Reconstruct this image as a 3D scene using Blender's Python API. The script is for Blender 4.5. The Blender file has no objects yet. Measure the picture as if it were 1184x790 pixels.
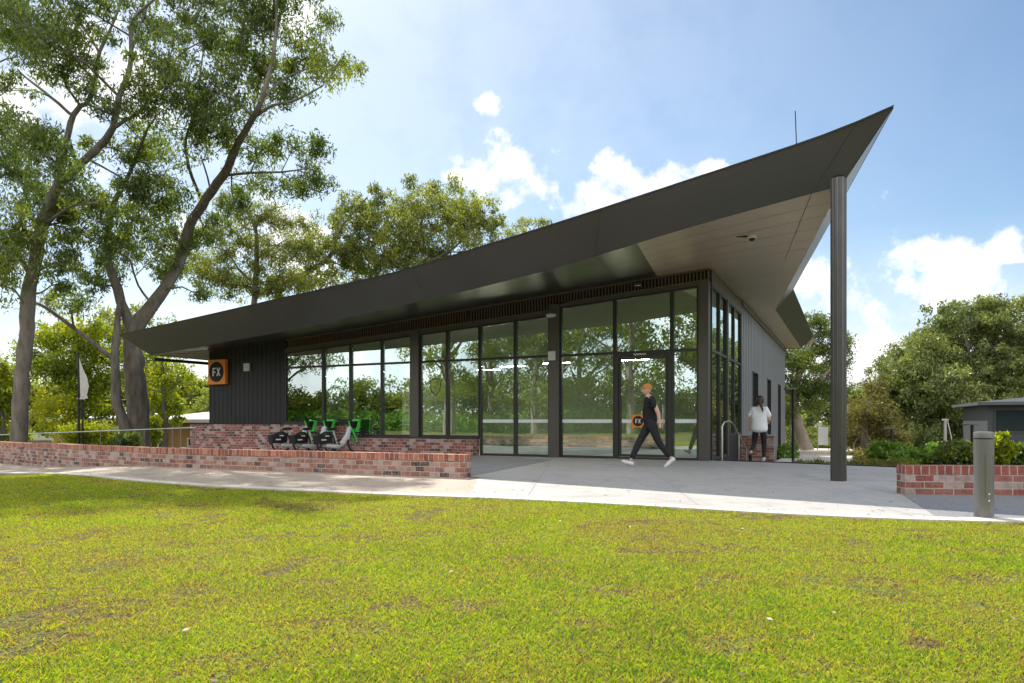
import bpy, math, random
import numpy as np
from mathutils import Vector, Matrix
random.seed(7); RNG = np.random.default_rng(11)
S = bpy.context.scene; COL = S.collection
R = math.radians; PI = math.pi
CAMZ = .95
def P(px, py, Y):                       # measured photo position at a known distance -> world metres
    return Vector(((px-592)/800*Y, Y, CAMZ+(487-py)/800*Y))

# ------------------------------------------------------------------ materials
def nn(nt, t, **k):
    n = nt.nodes.new(t)
    for a, b in k.items():
        if a.startswith('i_'): n.inputs[a[2:].replace('_', ' ')].default_value = b
        else: setattr(n, a, b)
    return n
def newmat(name):
    m = bpy.data.materials.new(name); m.use_nodes = True
    nt = m.node_tree; nt.nodes.clear()
    return m, nt, nt.nodes.new('ShaderNodeOutputMaterial')
def ramp(nt, stops, src=None, interp='LINEAR'):
    r = nt.nodes.new('ShaderNodeValToRGB'); r.color_ramp.interpolation = interp
    e = r.color_ramp.elements
    while len(e) < len(stops): e.new(.5)
    for i, (p, c) in enumerate(stops):
        e[i].position = p; e[i].color = (*c, 1) if len(c) == 3 else c
    if src: nt.links.new(src, r.inputs[0])
    return r
def pbr(name, c1, c2=None, rough=.5, metal=0., scale=6., bump=0., bscale=None, detail=6, rvar=0., stretch=None, emit=None, spec=.5):
    m, nt, out = newmat(name); L = nt.links.new
    b = nn(nt, 'ShaderNodeBsdfPrincipled'); b.inputs['Roughness'].default_value = rough; b.inputs['Metallic'].default_value = metal
    b.inputs['Specular IOR Level'].default_value = spec
    b.inputs['Base Color'].default_value = (*c1, 1); L(b.outputs[0], out.inputs[0])
    tc = nn(nt, 'ShaderNodeTexCoord'); src = tc.outputs['Object']
    if stretch:
        mp = nn(nt, 'ShaderNodeMapping'); mp.inputs['Scale'].default_value = stretch; L(src, mp.inputs[0]); src = mp.outputs[0]
    if c2:
        n = nn(nt, 'ShaderNodeTexNoise'); n.inputs['Scale'].default_value = scale; n.inputs['Detail'].default_value = detail; n.inputs['Roughness'].default_value = .62
        L(src, n.inputs[0]); r = ramp(nt, [(.32, c1), (.68, c2)], n.outputs[0]); L(r.outputs[0], b.inputs['Base Color'])
        if rvar:
            mr = nn(nt, 'ShaderNodeMapRange'); mr.inputs[3].default_value = rough-rvar; mr.inputs[4].default_value = rough+rvar
            L(n.outputs[0], mr.inputs[0]); L(mr.outputs[0], b.inputs['Roughness'])
    if bump:
        n2 = nn(nt, 'ShaderNodeTexNoise'); n2.inputs['Scale'].default_value = bscale or scale*4; n2.inputs['Detail'].default_value = 8
        L(src, n2.inputs[0]); bp = nn(nt, 'ShaderNodeBump'); bp.inputs['Strength'].default_value = bump; bp.inputs['Distance'].default_value = .02
        L(n2.outputs[0], bp.inputs['Height']); L(bp.outputs[0], b.inputs['Normal'])
    if emit: b.inputs['Emission Color'].default_value = (*c1, 1); b.inputs['Emission Strength'].default_value = emit
    return m
def leafmat(name, stops, trans=.5, gloss=.06, tint=(1.25, 1.3, .55)):
    m, nt, out = newmat(name); L = nt.links.new
    at = nn(nt, 'ShaderNodeAttribute', attribute_name='tone'); r = ramp(nt, stops, at.outputs['Fac'])
    d = nn(nt, 'ShaderNodeBsdfDiffuse'); t = nn(nt, 'ShaderNodeBsdfTranslucent'); g = nn(nt, 'ShaderNodeBsdfGlossy'); g.inputs['Roughness'].default_value = .42
    g.inputs['Color'].default_value = (.8, .85, .8, 1)
    L(r.outputs[0], d.inputs[0])
    mu = nn(nt, 'ShaderNodeMix', data_type='RGBA', blend_type='MULTIPLY'); mu.inputs['Factor'].default_value = 1
    L(r.outputs[0], mu.inputs[6]); mu.inputs[7].default_value = (*tint, 1); L(mu.outputs[2], t.inputs[0])
    mx = nn(nt, 'ShaderNodeMixShader'); mx.inputs[0].default_value = trans; L(d.outputs[0], mx.inputs[1]); L(t.outputs[0], mx.inputs[2])
    m2 = nn(nt, 'ShaderNodeMixShader'); m2.inputs[0].default_value = gloss; L(mx.outputs[0], m2.inputs[1]); L(g.outputs[0], m2.inputs[2])
    L(m2.outputs[0], out.inputs[0]); return m
def brickmat(name, w, h, stops, mortar=(.50, .45, .40), off=.5, msize=.015, lime=.35):
    m, nt, out = newmat(name); L = nt.links.new
    tc = nn(nt, 'ShaderNodeUVMap'); tc.uv_map = 'UVMap'
    nd = nn(nt, 'ShaderNodeTexNoise'); nd.inputs['Scale'].default_value = 9; L(tc.outputs[0], nd.inputs[0])
    dv = nn(nt, 'ShaderNodeMix', data_type='RGBA', blend_type='LINEAR_LIGHT'); dv.inputs['Factor'].default_value = .007
    L(tc.outputs[0], dv.inputs[6]); L(nd.outputs['Color'], dv.inputs[7])
    br = nn(nt, 'ShaderNodeTexBrick', offset=off, squash=1.0, offset_frequency=2)
    br.inputs['Scale'].default_value = 1; br.inputs['Brick Width'].default_value = w; br.inputs['Row Height'].default_value = h
    br.inputs['Mortar Size'].default_value = msize/2; br.inputs['Mortar Smooth'].default_value = .15
    br.inputs['Color1'].default_value = (0, 0, 0, 1); br.inputs['Color2'].default_value = (1, 1, 1, 1); br.inputs['Mortar'].default_value = (.5, .5, .5, 1)
    L(dv.outputs[2], br.inputs[0])
    cr = ramp(nt, stops, br.outputs['Color'], 'CONSTANT')
    # whitewash and soot over single bricks
    n1 = nn(nt, 'ShaderNodeTexNoise'); n1.inputs['Scale'].default_value = 26; n1.inputs['Detail'].default_value = 9; n1.inputs['Roughness'].default_value = .7; L(tc.outputs[0], n1.inputs[0])
    r1 = ramp(nt, [(.46, (0, 0, 0)), (.62, (1, 1, 1))], n1.outputs[0])
    n3 = nn(nt, 'ShaderNodeTexNoise'); n3.inputs['Scale'].default_value = 1.6; n3.inputs['Detail'].default_value = 3; L(tc.outputs[0], n3.inputs[0])
    r3 = ramp(nt, [(.35, (.25, .25, .25)), (.7, (1, 1, 1))], n3.outputs[0])
    mm = nn(nt, 'ShaderNodeMath', operation='MULTIPLY'); L(r1.outputs[0], mm.inputs[0]); L(r3.outputs[0], mm.inputs[1])
    m3 = nn(nt, 'ShaderNodeMath', operation='MULTIPLY'); L(mm.outputs[0], m3.inputs[0]); m3.inputs[1].default_value = lime
    mx = nn(nt, 'ShaderNodeMix', data_type='RGBA'); L(m3.outputs[0], mx.inputs['Factor']); L(cr.outputs[0], mx.inputs[6]); mx.inputs[7].default_value = (.52, .42, .38, 1)
    m2 = nn(nt, 'ShaderNodeMix', data_type='RGBA'); L(br.outputs['Fac'], m2.inputs['Factor']); L(mx.outputs[2], m2.inputs[6]); m2.inputs[7].default_value = (*mortar, 1)
    n7 = nn(nt, 'ShaderNodeTexNoise'); n7.inputs['Scale'].default_value = 3.1; n7.inputs['Detail'].default_value = 12; n7.inputs['Roughness'].default_value = .8; L(tc.outputs[0], n7.inputs[0])
    r7 = ramp(nt, [(.36, (.55, .52, .50)), (.52, (1, 1, 1))], n7.outputs[0]); m7 = nn(nt, 'ShaderNodeMix', data_type='RGBA', blend_type='MULTIPLY'); m7.inputs['Factor'].default_value = 1; L(m2.outputs[2], m7.inputs[6]); L(r7.outputs[0], m7.inputs[7])
    b = nn(nt, 'ShaderNodeBsdfPrincipled'); b.inputs['Roughness'].default_value = .85; L(m7.outputs[2], b.inputs['Base Color'])
    ad = nn(nt, 'ShaderNodeMath', operation='MULTIPLY_ADD'); L(br.outputs['Fac'], ad.inputs[0]); ad.inputs[1].default_value = -1; L(n1.outputs[0], ad.inputs[2])
    bp = nn(nt, 'ShaderNodeBump'); bp.inputs['Strength'].default_value = .6; bp.inputs['Distance'].default_value = .008
    L(ad.outputs[0], bp.inputs['Height']); L(bp.outputs[0], b.inputs['Normal']); L(b.outputs[0], out.inputs[0]); return m
def pavemat(name, c1, c2, speck, rough=.75, big=.5, sscale=260, samt=.5, stain=False):
    m, nt, out = newmat(name); L = nt.links.new
    tc = nn(nt, 'ShaderNodeTexCoord'); b = nn(nt, 'ShaderNodeBsdfPrincipled'); b.inputs['Roughness'].default_value = rough
    n = nn(nt, 'ShaderNodeTexNoise'); n.inputs['Scale'].default_value = big; n.inputs['Detail'].default_value = 9; n.inputs['Roughness'].default_value = .65; L(tc.outputs['Object'], n.inputs[0])
    r = ramp(nt, [(.3, c1), (.7, c2)], n.outputs[0])
    v = nn(nt, 'ShaderNodeTexVoronoi'); v.inputs['Scale'].default_value = sscale; L(tc.outputs['Object'], v.inputs[0])
    sp = nn(nt, 'ShaderNodeSeparateColor'); L(v.outputs['Color'], sp.inputs[0])
    r2 = ramp(nt, [(0, (.0, .0, .0)), (.55, (.0, .0, .0)), (.9, (1, 1, 1))], sp.outputs[0])
    mt = nn(nt, 'ShaderNodeMath', operation='MULTIPLY'); L(r2.outputs[0], mt.inputs[0]); mt.inputs[1].default_value = samt
    mx = nn(nt, 'ShaderNodeMix', data_type='RGBA'); L(mt.outputs[0], mx.inputs['Factor']); L(r.outputs[0], mx.inputs[6]); mx.inputs[7].default_value = (*speck, 1)
    if stain:
        n5 = nn(nt, 'ShaderNodeTexNoise'); n5.inputs['Scale'].default_value = 1.7; n5.inputs['Detail'].default_value = 12; n5.inputs['Roughness'].default_value = .75; n5.inputs['Distortion'].default_value = 1.2; L(tc.outputs['Object'], n5.inputs[0])
        r5 = ramp(nt, [(.36, (.80, .78, .75)), (.50, (1, 1, 1)), (.72, (1.06, 1.06, 1.06))], n5.outputs[0]); m5 = nn(nt, 'ShaderNodeMix', data_type='RGBA', blend_type='MULTIPLY'); m5.inputs['Factor'].default_value = 1
        L(mx.outputs[2], m5.inputs[6]); L(r5.outputs[0], m5.inputs[7]); mx = m5
    L(mx.outputs[2], b.inputs['Base Color'])
    bp = nn(nt, 'ShaderNodeBump'); bp.inputs['Strength'].default_value = .25; bp.inputs['Distance'].default_value = .003
    L(sp.outputs[0], bp.inputs['Height']); L(bp.outputs[0], b.inputs['Normal']); L(b.outputs[0], out.inputs[0]); return m
def glassmat(name, tint=(.88, .93, .88), fac=.33):
    m, nt, out = newmat(name); L = nt.links.new
    t = nn(nt, 'ShaderNodeBsdfTransparent'); t.inputs[0].default_value = (*tint, 1)
    g = nn(nt, 'ShaderNodeBsdfGlossy'); g.inputs['Roughness'].default_value = 0; g.inputs['Color'].default_value = (.84, .97, .95, 1)
    fr = nn(nt, 'ShaderNodeFresnel'); fr.inputs[0].default_value = 1.5
    a = nn(nt, 'ShaderNodeMath', operation='ADD'); a.inputs[1].default_value = fac; L(fr.outputs[0], a.inputs[0])
    tc = nn(nt, 'ShaderNodeTexCoord'); n = nn(nt, 'ShaderNodeTexNoise'); n.inputs['Scale'].default_value = .9; n.inputs['Detail'].default_value = 1; L(tc.outputs['Object'], n.inputs[0])
    bp = nn(nt, 'ShaderNodeBump'); bp.inputs['Strength'].default_value = .22; bp.inputs['Distance'].default_value = .009; L(n.outputs[0], bp.inputs['Height']); L(bp.outputs[0], g.inputs['Normal'])
    mx = nn(nt, 'ShaderNodeMixShader'); L(a.outputs[0], mx.inputs[0]); L(t.outputs[0], mx.inputs[1]); L(g.outputs[0], mx.inputs[2]); L(mx.outputs[0], out.inputs[0]); return m

M = {}
M['metal'] = pbr('dark_bronze_panel', (.062, .061, .057), (.072, .070, .066), .32, .2, 1.2, rvar=.05)
M['soffit'] = pbr('soffit_panel_lawn_reflection', (.54, .44, .34), (.60, .49, .38), .36, .3, .8, rvar=.05, stretch=(.3, 1, 1))  # warm base colour paints in the sunlit lawn's reflection
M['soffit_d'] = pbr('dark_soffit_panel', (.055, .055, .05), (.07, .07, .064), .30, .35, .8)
M['soffit_w'] = pbr('pale_soffit_board', (.5, .46, .42), (.6, .56, .52), .6, 0, .8)
M['frame'] = pbr('window_frame_paint', (.05, .048, .045), None, .42, .3)
M['post'] = pbr('post_paint', (.12, .11, .10), None, .4, .4)
M['wallm'] = pbr('charcoal_cladding', (.019, .019, .021), (.024, .024, .026), .55, .1, 1.5)
M['wall_e'] = pbr('grey_cladding', (.25, .25, .26), (.28, .28, .29), .5, .2, 1.5)
M['louvre'] = pbr('louvre_slat', (.15, .11, .08), None, .5, .2)
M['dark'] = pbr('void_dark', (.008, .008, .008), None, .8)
M['column'] = pbr('column_paint', (.11, .105, .10), (.13, .125, .12), .28, .7, 3)
M['steel'] = pbr('brushed_steel', (.55, .54, .52), None, .3, .9)
M['glass'] = glassmat('window_glass')
M['inwall'] = pbr('interior_wall', (.40, .47, .38), (.46, .53, .43), .8, 0, .6)
M['inwood'] = pbr('interior_timber', (.36, .28, .16), (.42, .33, .20), .6, 0, 1.5)
M['infloor'] = pbr('interior_floor', (.10, .10, .095), (.13, .13, .12), .4, 0, 2)
M['lampon'] = pbr('lit_lamp', (1, .9, .72), None, .5, emit=240.0)
M['white'] = pbr('white_paint', (.78, .78, .76), (.72, .72, .70), .5, 0, 5)
M['frost'] = pbr('frosted_band', (.86, .88, .87), None, .6)
M['orange'] = pbr('orange_sign', (.90, .27, .02), None, .4)
M['black'] = pbr('black_paint', (.012, .012, .012), None, .45)
M['rubber'] = pbr('rubber', (.02, .02, .02), None, .8)
M['green'] = pbr('bike_green', (.10, .80, .10), None, .35)
M['bgrey'] = pbr('bike_shield', (.50, .57, .63), None, .4)
M['skin'] = pbr('skin', (.60, .37, .28), (.64, .41, .32), .55, 0, 30)
M['hairb'] = pbr('brown_hair', (.035, .016, .010), (.07, .03, .018), .5, 0, 40)
M['beanie'] = pbr('beanie_knit', (.55, .22, .05), (.62, .27, .07), .9, 0, 90, bump=.5)
M['tshirt_b'] = pbr('black_cotton', (.008, .008, .010), (.014, .014, .016), .85, 0, 20)
M['trouser'] = pbr('black_denim', (.012, .012, .015), (.02, .02, .024), .85, 0, 20)
M['tshirt_w'] = pbr('white_cotton', (.84, .86, .90), (.88, .90, .93), .85, 0, 12, bump=.3, bscale=18)
M['shoe_w'] = pbr('white_shoe', (.70, .70, .68), None, .5)
M['bark'] = pbr('bark_gum', (.10, .085, .072), (.26, .225, .19), .92, 0, 5, bump=.9, bscale=16, stretch=(1, 1, .25))
M['barkp'] = pbr('bark_pale', (.22, .17, .13), (.38, .31, .25), .9, 0, 4, bump=.6, bscale=14, stretch=(1, 1, .25))
M['bollard'] = pbr('bollard_paint', (.20, .195, .195), (.22, .215, .215), .42, .45, 3, rvar=.06)
M['bldg_o'] = pbr('ochre_render', (.42, .22, .09), (.48, .26, .12), .85, 0, 1)
M['roof_w'] = pbr('pale_roof', (.62, .60, .58), (.7, .68, .66), .6, 0, 3)
M['roof_g'] = pbr('grey_roof', (.085, .09, .10), (.11, .115, .125), .5, .2, 2)
M['wboard'] = pbr('grey_weatherboard', (.045, .048, .055), (.06, .064, .07), .6, 0, 2)
M['darkglass'] = pbr('dark_window', (.02, .03, .04), None, .06)
M['stone'] = pbr('pale_stone', (.42, .39, .34), (.52, .49, .43), .8, 0, 4, bump=.4)
M['flag'] = pbr('flag_cloth', (.66, .64, .62), (.74, .72, .70), .8, 0, 5)
M['soil'] = pbr('garden_soil', (.05, .045, .02), (.10, .12, .03), .95, 0, .7, bump=.5, bscale=9)
M['kerb'] = pavemat('kerb_concrete', (.60, .55, .48), (.70, .65, .57), (.48, .44, .38), big=1.3)
M['path'] = pavemat('path_aggregate', (.40, .32, .25), (.52, .43, .34), (.24, .19, .15), big=.8, samt=.5, stain=True)
M['plaza'] = pavemat('plaza_concrete', (.42, .405, .385), (.49, .475, .45), (.24, .235, .225), big=.45, samt=.6, sscale=150, stain=True)
M['aggr'] = pavemat('dark_aggregate', (.24, .24, .25), (.30, .30, .31), (.10, .10, .11), big=.9, sscale=120, samt=.8)
M['joint'] = pbr('joint_sealant', (.16, .155, .15), None, .9)
reds = [(0, (.10, .05, .045)), (.08, (.34, .13, .10)), (.24, (.42, .18, .13)), (.40, (.47, .29, .25)), (.54, (.52, .37, .33)), (.66, (.38, .16, .12)), (.78, (.54, .41, .37)), (.88, (.29, .11, .09)), (.95, (.10, .075, .075))]
M['brick'] = brickmat('brick_mixed', .19, .086, reds, lime=.8)
M['brick_dk'] = brickmat('brick_wall_upper', .19, .086, [(0, (.16, .06, .05)), (.15, (.36, .11, .09)), (.35, (.50, .32, .28)), (.5, (.33, .09, .07)), (.62, (.54, .38, .34)), (.78, (.40, .13, .10)), (.92, (.12, .06, .06))], lime=.35)
M['brick_r'] = brickmat('brick_red', .24, .086, [(0, (.33, .12, .09)), (.25, (.46, .33, .30)), (.45, (.36, .12, .09)), (.6, (.29, .08, .065)), (.72, (.48, .36, .33)), (.9, (.34, .11, .085))], lime=.45)
M['coping'] = brickmat('brick_coping', .098, 2.0, [(0, (.34, .10, .06)), (.2, (.50, .18, .10)), (.45, (.44, .14, .09)), (.7, (.55, .25, .17)), (.9, (.30, .09, .07))], off=0, lime=.25)
M['coping_r'] = brickmat('brick_coping_red', .098, 2.0, [(0, (.29, .08, .06)), (.2, (.36, .11, .08)), (.45, (.31, .09, .07)), (.7, (.39, .15, .11)), (.9, (.24, .07, .055))], off=0, lime=.12)

def lawnmat():
    m, nt, out = newmat('lawn_turf'); L = nt.links.new
    tc = nn(nt, 'ShaderNodeTexCoord'); b = nn(nt, 'ShaderNodeBsdfPrincipled'); b.inputs['Roughness'].default_value = .95
    n = nn(nt, 'ShaderNodeTexNoise'); n.inputs['Scale'].default_value = 1.2; n.inputs['Detail'].default_value = 10; n.inputs['Roughness'].default_value = .7; L(tc.outputs['Object'], n.inputs[0])
    r = ramp(nt, [(.30, (.20, .13, .05)), (.44, (.22, .20, .04)), (.60, (.25, .34, .02))], n.outputs[0])
    n2 = nn(nt, 'ShaderNodeTexNoise'); n2.inputs['Scale'].default_value = 70; n2.inputs['Detail'].default_value = 5; L(tc.outputs['Object'], n2.inputs[0])
    r2 = ramp(nt, [(.40, (.10, .08, .06)), (.60, (1.0, .95, .8))], n2.outputs[0])
    mu = nn(nt, 'ShaderNodeMix', data_type='RGBA', blend_type='MULTIPLY'); mu.inputs['Factor'].default_value = 1; L(r.outputs[0], mu.inputs[6]); L(r2.outputs[0], mu.inputs[7])
    L(mu.outputs[2], b.inputs['Base Color'])
    bp = nn(nt, 'ShaderNodeBump'); bp.inputs['Strength'].default_value = .9; bp.inputs['Distance'].default_value = .03; L(n2.outputs[0], bp.inputs['Height']); L(bp.outputs[0], b.inputs['Normal'])
    L(b.outputs[0], out.inputs[0]); return m
M['lawn'] = lawnmat()
M['grass'] = leafmat('grass_blade', [(0, (.26, .17, .08)), (.12, (.50, .38, .14)), (.22, (.66, .62, .05)), (.5, (.48, .60, .026)), (.8, (.29, .48, .024)), (1, (.12, .28, .02))], .5, .02, (1.2, 1.12, .55))
M['litter'] = leafmat('leaf_litter', [(0, (.10, .05, .03)), (.4, (.25, .15, .08)), (.8, (.30, .2, .12)), (1, (.5, .12, .05))], .1, .05, (1, 1, 1))
M['gum'] = leafmat('gum_leaf', [(0, (.055, .09, .024)), (.4, (.115, .165, .034)), (.75, (.20, .255, .045)), (1, (.38, .41, .07))], .55, .05)
M['gum2'] = leafmat('gum_leaf_olive', [(0, (.10, .13, .03)), (.4, (.21, .24, .05)), (.8, (.33, .35, .07)), (1, (.48, .46, .10))], .55, .04)
M['lime'] = leafmat('lime_leaf', [(0, (.11, .16, .015)), (.4, (.25, .31, .02)), (.8, (.40, .44, .03)), (1, (.55, .53, .05))], .55, .03, (1.3, 1.25, .4))
M['pine'] = leafmat('pine_needles', [(0, (.05, .09, .015)), (.5, (.11, .16, .02)), (1, (.26, .30, .03))], .4, .05)
M['rtree'] = leafmat('right_tree_leaf', [(0, (.09, .12, .04)), (.5, (.22, .26, .08)), (1, (.42, .44, .13))], .4, .05)
M['olive'] = leafmat('olive_leaf', [(0, (.12, .11, .03)), (.5, (.24, .21, .06)), (1, (.36, .30, .08))], .45, .04)
M['bright'] = leafmat('bright_leaf', [(0, (.09, .17, .02)), (.5, (.17, .30, .03)), (1, (.28, .42, .06))], .45, .06)

# ------------------------------------------------------------------ mesh helpers
def tag(o, label=None, cat=None, group=None, kind=None):
    if label: o['label'] = label
    if cat: o['category'] = cat
    if group: o['group'] = group
    if kind: o['kind'] = kind
    return o
def empty(name, loc, rz=0, **k):
    o = bpy.data.objects.new(name, None); COL.objects.link(o); o.location = loc; o.rotation_euler = (0, 0, rz); o.empty_display_size = .3
    return tag(o, **k)
class MB:
    def __init__(s): s.v = []; s.f = []
    def face(s, pts):
        b = len(s.v); s.v += [tuple(p) for p in pts]; s.f.append(tuple(range(b, b+len(pts)))); return s
    def hexa(s, p):                     # 8 points: bottom 4 ccw, top 4 ccw
        b = len(s.v); s.v += [tuple(q) for q in p]
        for q in ((3, 2, 1, 0), (4, 5, 6, 7), (0, 1, 5, 4), (1, 2, 6, 5), (2, 3, 7, 6), (3, 0, 4, 7)): s.f.append(tuple(b+i for i in q))
        return s
    def box(s, x0, x1, y0, y1, z0, z1):
        return s.hexa([(x0, y0, z0), (x1, y0, z0), (x1, y1, z0), (x0, y1, z0), (x0, y0, z1), (x1, y0, z1), (x1, y1, z1), (x0, y1, z1)])
    def slabx(s, x0, x1, y0, y1, z0a, z0b, z1a, z1b):    # box whose bottom/top slope along x
        return s.hexa([(x0, y0, z0a), (x1, y0, z0b), (x1, y1, z0b), (x0, y1, z0a), (x0, y0, z1a), (x1, y0, z1b), (x1, y1, z1b), (x0, y1, z1a)])
    def tube(s, pts, rad, n=8, cap=True):
        pts = [Vector(p) for p in pts]
        if not hasattr(rad, '__len__'): rad = [rad]*len(pts)
        up = Vector((0, 0, 1)); b = len(s.v); prev = None
        for i, p in enumerate(pts):
            d = (pts[min(i+1, len(pts)-1)]-pts[max(i-1, 0)]).normalized()
            a = prev if prev is not None else (up if abs(d.z) < .9 else Vector((1, 0, 0)))
            x = (a-d*a.dot(d)).normalized(); y = d.cross(x); prev = x
            for k in range(n):
                an = 2*PI*k/n; s.v.append(tuple(p+(x*math.cos(an)+y*math.sin(an))*rad[i]))
        for i in range(len(pts)-1):
            for k in range(n):
                k2 = (k+1) % n; s.f.append((b+i*n+k, b+i*n+k2, b+(i+1)*n+k2, b+(i+1)*n+k))
        if cap:
            s.f.append(tuple(b+k for k in reversed(range(n)))); s.f.append(tuple(b+(len(pts)-1)*n+k for k in range(n)))
        return s
    def lathe(s, prof, n=24, c=(0, 0, 0)):
        b = len(s.v)
        for r, z in prof:
            for k in range(n): s.v.append((c[0]+r*math.cos(2*PI*k/n), c[1]+r*math.sin(2*PI*k/n), c[2]+z))
        for i in range(len(prof)-1):
            for k in range(n): s.f.append((b+i*n+k, b+i*n+(k+1) % n, b+(i+1)*n+(k+1) % n, b+(i+1)*n+k))
        s.f.append(tuple(b+k for k in reversed(range(n)))); s.f.append(tuple(b+(len(prof)-1)*n+k for k in range(n)))
        return s
    def ell(s, c, r, n=12, m=8):
        b = len(s.v)
        for i in range(1, m):
            ph = PI*i/m
            for k in range(n): s.v.append((c[0]+r[0]*math.sin(ph)*math.cos(2*PI*k/n), c[1]+r[1]*math.sin(ph)*math.sin(2*PI*k/n), c[2]-r[2]*math.cos(ph)))
        for i in range(m-2):
            for k in range(n): s.f.append((b+i*n+k, b+i*n+(k+1) % n, b+(i+1)*n+(k+1) % n, b+(i+1)*n+k))
        s.f.append(tuple(b+k for k in reversed(range(n)))); s.f.append(tuple(b+(m-2)*n+k for k in range(n)))
        return s
    def prism(s, poly, fn, t0, t1):     # polygon (a,b) -> fn(a,b,t)
        b = len(s.v); n = len(poly)
        for t in (t0, t1): s.v += [tuple(fn(p[0], p[1], t)) for p in poly]
        s.f.append(tuple(range(b, b+n))); s.f.append(tuple(reversed(range(b+n, b+2*n))))
        for i in range(n): j = (i+1) % n; s.f.append((b+i, b+n+i, b+n+j, b+j))
        return s
    def build(s, name, mat, parent=None, smooth=False, bevel=0):
        me = bpy.data.meshes.new(name); me.from_pydata(s.v, [], s.f); me.update()
        import bmesh
        bm = bmesh.new(); bm.from_mesh(me); bmesh.ops.recalc_face_normals(bm, faces=bm.faces)
        if bevel: bmesh.ops.bevel(bm, geom=bm.edges[:], offset=bevel, segments=2, affect='EDGES', profile=.5, clamp_overlap=True)
        uvl = bm.loops.layers.uv.new('UVMap')
        for f in bm.faces:
            f.smooth = smooth; n = f.normal
            if abs(n.z) > .7:
                for l in f.loops: l[uvl].uv = (l.vert.co.x, l.vert.co.y)
            else:
                t = Vector((-n.y, n.x, 0)).normalized()
                if abs(t.x) > .7: t = t if t.x > 0 else -t
                elif t.y < 0: t = -t
                for l in f.loops: l[uvl].uv = (l.vert.co.dot(t), l.vert.co.z)
        bm.to_mesh(me); bm.free()
        if smooth and smooth != 'all':
            try: me.set_sharp_from_angle(angle=R(42))
            except Exception: pass
        me.materials.append(mat); o = bpy.data.objects.new(name, me); COL.objects.link(o)
        if parent: o.parent = parent
        return o
def fused(mb, name, mat, **k):
    import bmesh
    o = mb.build(name, mat, **k); bm = bmesh.new(); bm.from_mesh(o.data); bmesh.ops.remove_doubles(bm, verts=bm.verts[:], dist=1e-4)
    seen = {}
    for f in bm.faces: seen.setdefault(tuple(round(c, 3) for c in f.calc_center_median()), []).append(f)
    bmesh.ops.delete(bm, geom=[f for v in seen.values() if len(v) > 1 for f in v], context='FACES'); bm.to_mesh(o.data); bm.free(); return o
def np_mesh(name, V, F, mat, parent=None, tone=None, smooth=False):
    me = bpy.data.meshes.new(name); k = F.shape[1]
    me.vertices.add(len(V)); me.vertices.foreach_set('co', np.ascontiguousarray(V, dtype=np.float32).ravel())
    me.loops.add(F.size); me.loops.foreach_set('vertex_index', np.ascontiguousarray(F, dtype=np.int32).ravel())
    me.polygons.add(len(F)); me.polygons.foreach_set('loop_start', np.arange(0, F.size, k, dtype=np.int32))
    me.update(calc_edges=True)
    if smooth: me.polygons.foreach_set('use_smooth', np.ones(len(F), dtype=bool))
    if tone is not None:
        a = me.attributes.new('tone', 'FLOAT', 'FACE'); a.data.foreach_set('value', np.ascontiguousarray(tone, dtype=np.float32))
    me.materials.append(mat); o = bpy.data.objects.new(name, me); COL.objects.link(o)
    if parent: o.parent = parent
    return o
def tree_copy(o, parent=None):
    c = o.copy(); COL.objects.link(c)
    if parent: c.parent = parent
    for ch in o.children: tree_copy(ch, c)
    return c
def sstep(a, b, x):
    t = np.clip((x-a)/(b-a), 0, 1); return t*t*(3-2*t)
def noise2(x, y, sc, seed=0):
    r = np.random.default_rng(seed); G = r.random((64, 64)); x = x*sc; y = y*sc
    xi = np.floor(x).astype(int); yi = np.floor(y).astype(int); fx = x-xi; fy = y-yi; fx = fx*fx*(3-2*fx); fy = fy*fy*(3-2*fy)
    g = lambda a, b: G[a % 64, b % 64]
    return (g(xi, yi)*(1-fx)+g(xi+1, yi)*fx)*(1-fy)+(g(xi, yi+1)*(1-fx)+g(xi+1, yi+1)*fx)*fy

# ------------------------------------------------------------------ camera, sun, sky
cam = bpy.data.objects.new('camera', bpy.data.cameras.new('camera')); COL.objects.link(cam); S.camera = cam
cam.location = (0, 0, CAMZ); cam.rotation_euler = (R(90), 0, 0)
cam.data.sensor_width = 36; cam.data.lens = 36*800/1184; cam.data.shift_y = 92/1184; cam.data.clip_end = 3000; cam.data.clip_start = .05
SUN_AZ, SUN_EL = -19.1, 46.5              # azimuth from +Y towards +X
d = Vector((math.sin(R(SUN_AZ))*math.cos(R(SUN_EL)), math.cos(R(SUN_AZ))*math.cos(R(SUN_EL)), math.sin(R(SUN_EL))))
sl = bpy.data.lights.new('sun', 'SUN'); sl.energy = 4.5; sl.angle = R(.6); sl.color = (1, .945, .86)
so = bpy.data.objects.new('sun', sl); COL.objects.link(so); so.rotation_euler = d.to_track_quat('Z', 'Y').to_euler(); so.location = d*60
W = bpy.data.worlds.new('World'); S.world = W; W.use_nodes = True; nt = W.node_tree; nt.nodes.clear(); L = nt.links.new
SKY = .095
sky = nn(nt, 'ShaderNodeTexSky', sky_type='NISHITA'); sky.sun_disc = False; sky.sun_elevation = R(SUN_EL); sky.sun_rotation = R(SUN_AZ)
sky.air_density = 1.0; sky.dust_density = .55; sky.ozone_density = 1.0
tc = nn(nt, 'ShaderNodeTexCoord'); sep = nn(nt, 'ShaderNodeSeparateXYZ'); L(tc.outputs['Generated'], sep.inputs[0])
def mth(op, a, b=None, c=None):
    n = nt.nodes.new('ShaderNodeMath'); n.operation = op
    for i, q in enumerate((a, b, c)):
        if q is None: continue
        if isinstance(q, (int, float)): n.inputs[i].default_value = q
        else: L(q, n.inputs[i])
    return n.outputs[0]
ay = mth('MAXIMUM', mth('ABSOLUTE', sep.outputs[1]), .12)
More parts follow.
